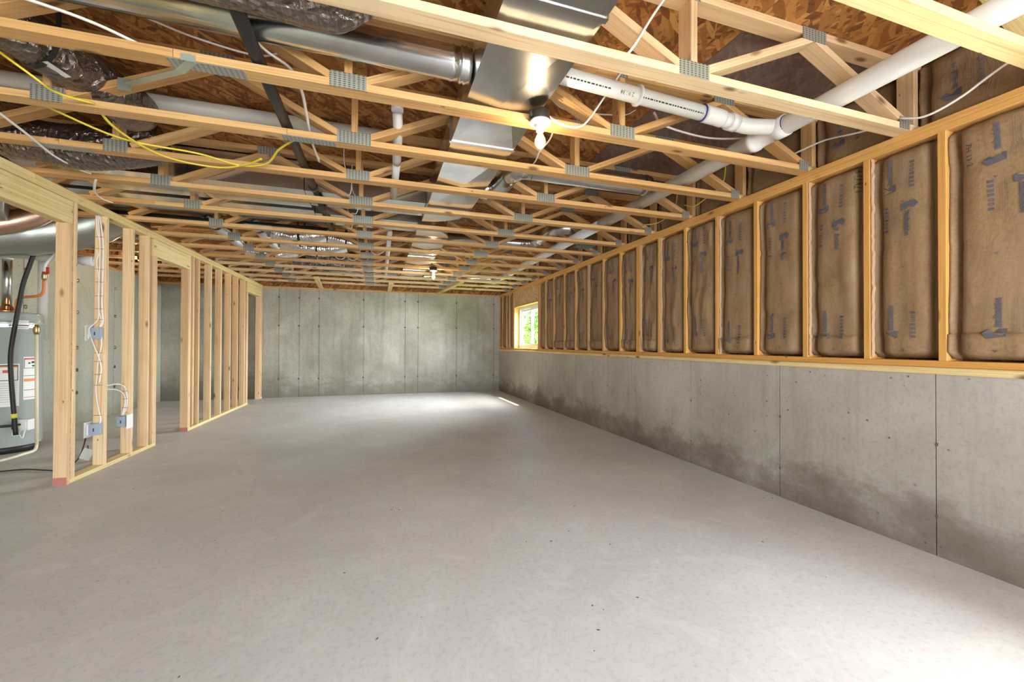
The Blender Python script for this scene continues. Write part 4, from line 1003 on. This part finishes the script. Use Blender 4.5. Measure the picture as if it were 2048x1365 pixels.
# angles: the camera sees the tank from about -58 degrees
pl = patch('instruction_label', -90, -38, .50, .95, LABEL)
patch('label_border', -95, -40, 1.925 - 1.0, .937, INK, .0035, pl); patch('label_band', -95, -40, .912, .925, ORL, .0035, pl); patch('label_border', -95, -40, .772, .779, INK, .0035, pl); patch('label_border', -41, -40, .775, .93, INK, .0035, pl, 2)
patch('red_emblem', -62, -52, .855, .885, REDL, .0035, pl, 4); patch('red_emblem', -84, -76, .845, .88, REDL, .0035, pl, 4)
for k in range(9): patch('print_line', -92, -42, .742 - k * .024, .745 - k * .024, INKF, .0035, pl, 8)
p2 = patch('warning_label', -32, -4, .56, 1.02, LABEL)
patch('label_band', -31, -5, .99, 1.008, REDL, .0035, p2); patch('label_border', -31, -30, .90, .99, INK, .0035, p2, 2); patch('label_border', -31, -5, .895, .90, INK, .0035, p2); patch('label_border', -31, -5, .815, .82, INK, .0035, p2)
patch('label_band', -31, -5, .755, .785, ORL, .0035, p2); patch('label_band', -31, -5, .66, .667, REDL, .0035, p2); patch('label_band', -31, -5, .582, .588, REDL, .0035, p2)
patch('pictogram', -24, -20, .945, .96, INK, .0035, p2, 2); patch('pictogram', -18, -12, .95, .972, INK, .0035, p2, 2); patch('pictogram', -17, -11, .915, .93, INK, .0035, p2, 2)
p3 = patch('warning_label', -88, -66, .34, .48, LABEL); patch('label_band', -88, -66, .468, .478, REDL, .0035, p3); patch('label_band', -88, -66, .405, .412, REDL, .0035, p3)
bd = patch('brand_badge', -78, -12, 1.335, 1.395, GALV_S); patch('badge_plate', -50, -24, 1.32, 1.41, WHITE, .0045, bd); patch('badge_line', -55, -20, 1.352, 1.362, INK, .006, bd)
for z in (1.334, 1.396): patch('badge_line', -78, -12, z - .002, z + .002, INK, .006, bd)
gx, gy = HX + .29, HY - .20
v, f = join_vf([box_vf(gx - .05, gx + .05, gy - .05, gy + .04, .25, .36), box_vf(gx - .035, gx + .035, gy - .06, gy - .05, .27, .34)]); gv = obj('gas_valve', v, f, WHITE, wh)
rings('dial', (gx - .01, gy - .06, .315), (gx - .01, gy - .075, .315), 0, INK, gv, [(0, .012), (.015, .010)], 12)
box('valve_back', gx - .10, gx - .05, gy - .02, gy + .05, .26, .35, BLACK, gv)
box('tag', gx - .07, gx - .02, gy - .06, gy - .058, .20, .235, WHITE, gv)
tube('gas_union', [(gx - .05, gy - .01, .30), (gx - .16, gy - .05, .30), (gx - .25, gy - .08, .30)], .014, BLACK, wh, 10)
tube('wire_bundle', [(gx, gy - .05, .26), (gx - .01, gy - .06, .22), (gx + .01, gy - .055, .17), (gx + .02, gy - .05, .22), (gx + .03, gy - .05, .26)], .006, WHITE, wh, 8)
rings('draft_hood', (HX, HY, 1.50), (HX, HY, 1.57), 0, COPPER, wh, [(0, .10), (.03, .10), (.031, .06), (.07, .045)], 24)
fp_ = root('flue_pipe', (HX, HY, 1.57), 'bright vertical flue pipe above the water heater', 'pipe')
tube('pipe_body', [(HX, HY, 1.57), (HX, HY, 2.15)], .038, GALV_S, fp_, 20, curve=False)
rings('coupling', (HX, HY, 2.08), (HX, HY, 2.20), 0, WHITE, fp_, [(0, .045), (.12, .045)], 20)
tag(tube('vent_pipe', [(HX + .10, HY + .35, 1.2), (HX + .10, HY + .35, 2.5)], .045, PVC, None, 20, curve=False), 'white vertical pipe behind the flue at far left', 'pipe')
wp = root('copper_line', (HX + .12, HY - .05, 1.5), 'orange bent water line with a red handled valve at the tank top', 'pipe')
tube('pipe_body', [(HX + .13, HY - .08, 1.49), (HX + .13, HY - .08, 1.60), (HX + .17, HY - .09, 1.66), (HX + .30, HY - .10, 1.68), (HX + .36, HY - .10, 1.72), (HX + .37, HY - .10, 1.86)], .014, ORANGE, wp, 12)
rings('valve', (HX + .37, HY - .10, 1.86), (HX + .37, HY - .10, 1.95), 0, BRASS, wp, [(0, .015), (.02, .022), (.06, .022), (.09, .015)], 14)
v, f = join_vf([box_vf(HX + .40, HX + .425, HY - .13, HY - .12, 1.93, 2.0), box_vf(HX + .37, HX + .42, HY - .13, HY - .12, 1.92, 1.935)]); obj('handle', v, f, REDP, wp)
tube('riser', [(HX + .37, HY - .10, 1.95), (HX + .38, HY - .10, 2.03), (HX + .44, HY - .08, 2.15), (HX + .52, HY - .05, 2.30)], .014, PVC, wp, 12)
tag(tube('gas_hose', [(-3.33, 5.66, 2.30), (-3.365, 5.68, 2.209), (-3.40, 5.68, 2.118), (-3.443, 5.68, 1.958), (-3.489, 5.68, 1.774), (-3.525, 5.68, 1.513), (-3.565, 5.68, 1.203), (-3.579, 5.68, .997), (-3.564, 5.68, .688), (-3.545, 5.68, .43), (-3.53, 5.68, .22)], .019, RUBBER, None, 14, 6), 'black flexible gas hose hanging in front of the water heater', 'hose')
tag(rings('hose_fitting', (-3.549, 5.68, .44), (-3.545, 5.68, .395), 0, YTAG, None, [(0, .025), (.045, .023)], 14), 'yellow fitting near the lower end of the black hose', 'fitting')
tp = root('relief_pipe', (-3.33, 5.75, 1.28), 'cream relief pipe down beside the tank and out along the floor', 'pipe')
tube('pipe_body', [(-3.40, 5.72, 1.30), (-3.385, 5.72, .10)], .014, CPVC, tp, 12, curve=False)
tube('pipe_body', [(-3.385, 5.72, .10), (-3.37, 5.66, .055), (-3.39, 5.55, .045), (-3.46, 5.32, .032), (-3.75, 4.6, .030)], .014, CPVC, tp, 12, 6)
rings('valve', (-3.40, 5.72, 1.26), (-3.40, 5.72, 1.36), 0, BRASS, tp, [(0, .018), (.03, .026), (.07, .026), (.1, .015)], 14)
mp_ = root('waste_pipe', (-3.6, 5.3, 2.1), 'white horizontal waste pipe in front of the left concrete wall', 'pipe')
tube('pipe_body', [(-4.1, 6.0, 2.155), (-3.10, 6.0, 2.105)], .045, PVC_D, mp_, 22, curve=False)
rings('coupling', (-3.22, 6.0, 2.112), (-3.08, 6.0, 2.104), 0, PVC, mp_, [(0, .046), (.04, .046), (.041, .054), (.14, .054)], 22)
tube('riser', [(-3.08, 6.0, 2.10), (-3.06, 6.0, 2.14), (-3.055, 6.0, 2.22), (-3.055, 6.0, 2.75)], .014, PVC, mp_, 12)
bh = tag(tube('black_riser', [(-3.02, 5.9, 2.28), (-2.99, 5.9, 2.42), (-2.99, 5.9, 2.80)], .030, BLACK, None, 14), 'short black riser above the white waste pipe behind studs', 'pipe')
# furnace ducts
GALV_W = metal('dull galvanised duct', (.50, .54, .50), .30, .42)
f1 = root('furnace_duct', (-3.6, 5.1, 2.4), 'big sheet metal furnace ducts with crimped end and curved elbow behind the corner studs', 'duct')
rings('duct_body', (-4.1, 4.55, 2.52), (-3.18, 5.02, 2.47), 0, GALV_W, f1, [(0, .19), (.92, .19), (.925, .198), (.94, .198), (.945, .19), (.965, .197), (.985, .188), (1.02, .188)], 36)
f2 = f1
tube('duct_body', [(-4.1, 5.35, 2.10), (-3.75, 5.40, 2.20), (-3.40, 5.50, 2.27), (-3.0, 5.62, 2.40), (-2.72, 5.72, 2.62)], .22, GALV_W, f2, 36, 8, rf=lambda s, a: 1 + .03 * ((s / .26) % 1 < .10))
f3 = f1
tube('duct_elbow', [(-4.0, 5.05, 2.20), (-3.6, 5.10, 2.22), (-3.32, 5.20, 2.30), (-3.12, 5.30, 2.45), (-3.05, 5.35, 2.62)], .10, metal('duct with painted warm reflection', (.70, .48, .36), .28, .4), f3, 30, 6, rf=lambda s, a: 1 + .03 * ((s / .18) % 1 < .12))  # copper tint paints a warm reflection onto the galvanised elbow

# ---------------------------------------------------------------- floor debris
rs = random.Random(3); dv = []
spots = [(-1.85, 4.14), (-1.76, 4.19), (-2.16, 3.87), (.01, 1.75), (.19, 1.83), (.11, 3.08), (.14, 3.10), (.12, 3.12), (.16, 3.06), (2.33, 2.35), (1.31, 2.16), (2.86, 2.44), (2.88, 2.48), (2.84, 2.46), (2.85, 2.50), (2.89, 2.43)]
for i in range(70): spots.append((rs.uniform(-2.2, 2.8), rs.uniform(1.2, 8.5)))
for (x, y) in spots:
    s = rs.uniform(.004, .010); a = rs.uniform(0, 3.1); ca, sa = math.cos(a) * s, math.sin(a) * s; h = s * .35
    vs = [(x - ca, y - sa, .0), (x + sa * .4, y - ca * .4, 0), (x + ca, y + sa, 0), (x - sa * .4, y + ca * .4, 0), (x, y, h)]
    dv.append((vs, [(0, 1, 4), (1, 2, 4), (2, 3, 4), (3, 0, 4), (3, 2, 1, 0)]))
v, f = join_vf(dv); tag(obj('debris', v, f, N('dark grit').out((.06, .045, .035), .9), None), 'scattered dark grit and wood crumbs on the slab', 'debris', kind='stuff')

# ---------------------------------------------------------------- outside the window
tag(box('ground_outside', 3.45, 40, -12, 40, .55, .92, GRASS), kind='structure')
def shrub(x, y, h, r, mat, label, n=900, seed=0):
    rr = random.Random(seed); R0 = root('garden_shrub', (x, y, .92), label, 'shrub')
    tube('stem', [(x, y, .90), (x + .05, y + .03, .92 + h * .45), (x - .04, y, .92 + h * .8)], .03, BARK, R0, 8)
    parts = []
    for i in range(n):
        u, t, q = rr.random(), rr.uniform(0, 6.283), rr.random() ** .4
        z = .92 + h * (.03 + .97 * u); rad = r * q * (math.sin(math.pi * min(1, .15 + u * .85)) * .8 + .2)
        c_ = Vector((x + rad * math.cos(t), y + rad * math.sin(t), z)); s = rr.uniform(.035, .085) * (1 + h * .12)
        d1 = Vector((rr.uniform(-1, 1), rr.uniform(-1, 1), rr.uniform(-1, 1))).normalized(); d2 = d1.cross(Vector((rr.uniform(-1, 1), rr.uniform(-1, 1), 1))).normalized()
        parts.append(([c_ - d1 * s, c_ + d2 * s * .4, c_ + d1 * s, c_ - d2 * s * .4], [(0, 1, 2, 3)]))
    v, f = join_vf(parts); tag(obj('foliage', v, f, mat, R0), kind='stuff')
shrub(4.4, 11.6, .9, .5, LEAF, 'bright green bush outside the window, low at its left', 900, 1)
shrub(5.4, 13.0, 1.5, .8, LEAF, 'bright green bush outside the window, behind the low one', 1300, 2)
shrub(6.2, 14.6, 2.4, .95, LEAF, 'tall green bush outside seen through the middle of the window', 1400, 3)
shrub(7.0, 16.6, 4.6, 1.3, LEAF_P, 'pale leafy tree far outside the window, left one', 1800, 4)
shrub(9.6, 19.2, 5.2, 1.6, LEAF_P, 'pale leafy tree far outside the window, right one', 2000, 5)
shrub(6.6, 22.5, 5.0, 2.0, LEAF, 'green tree farthest back outside the window', 2000, 6)
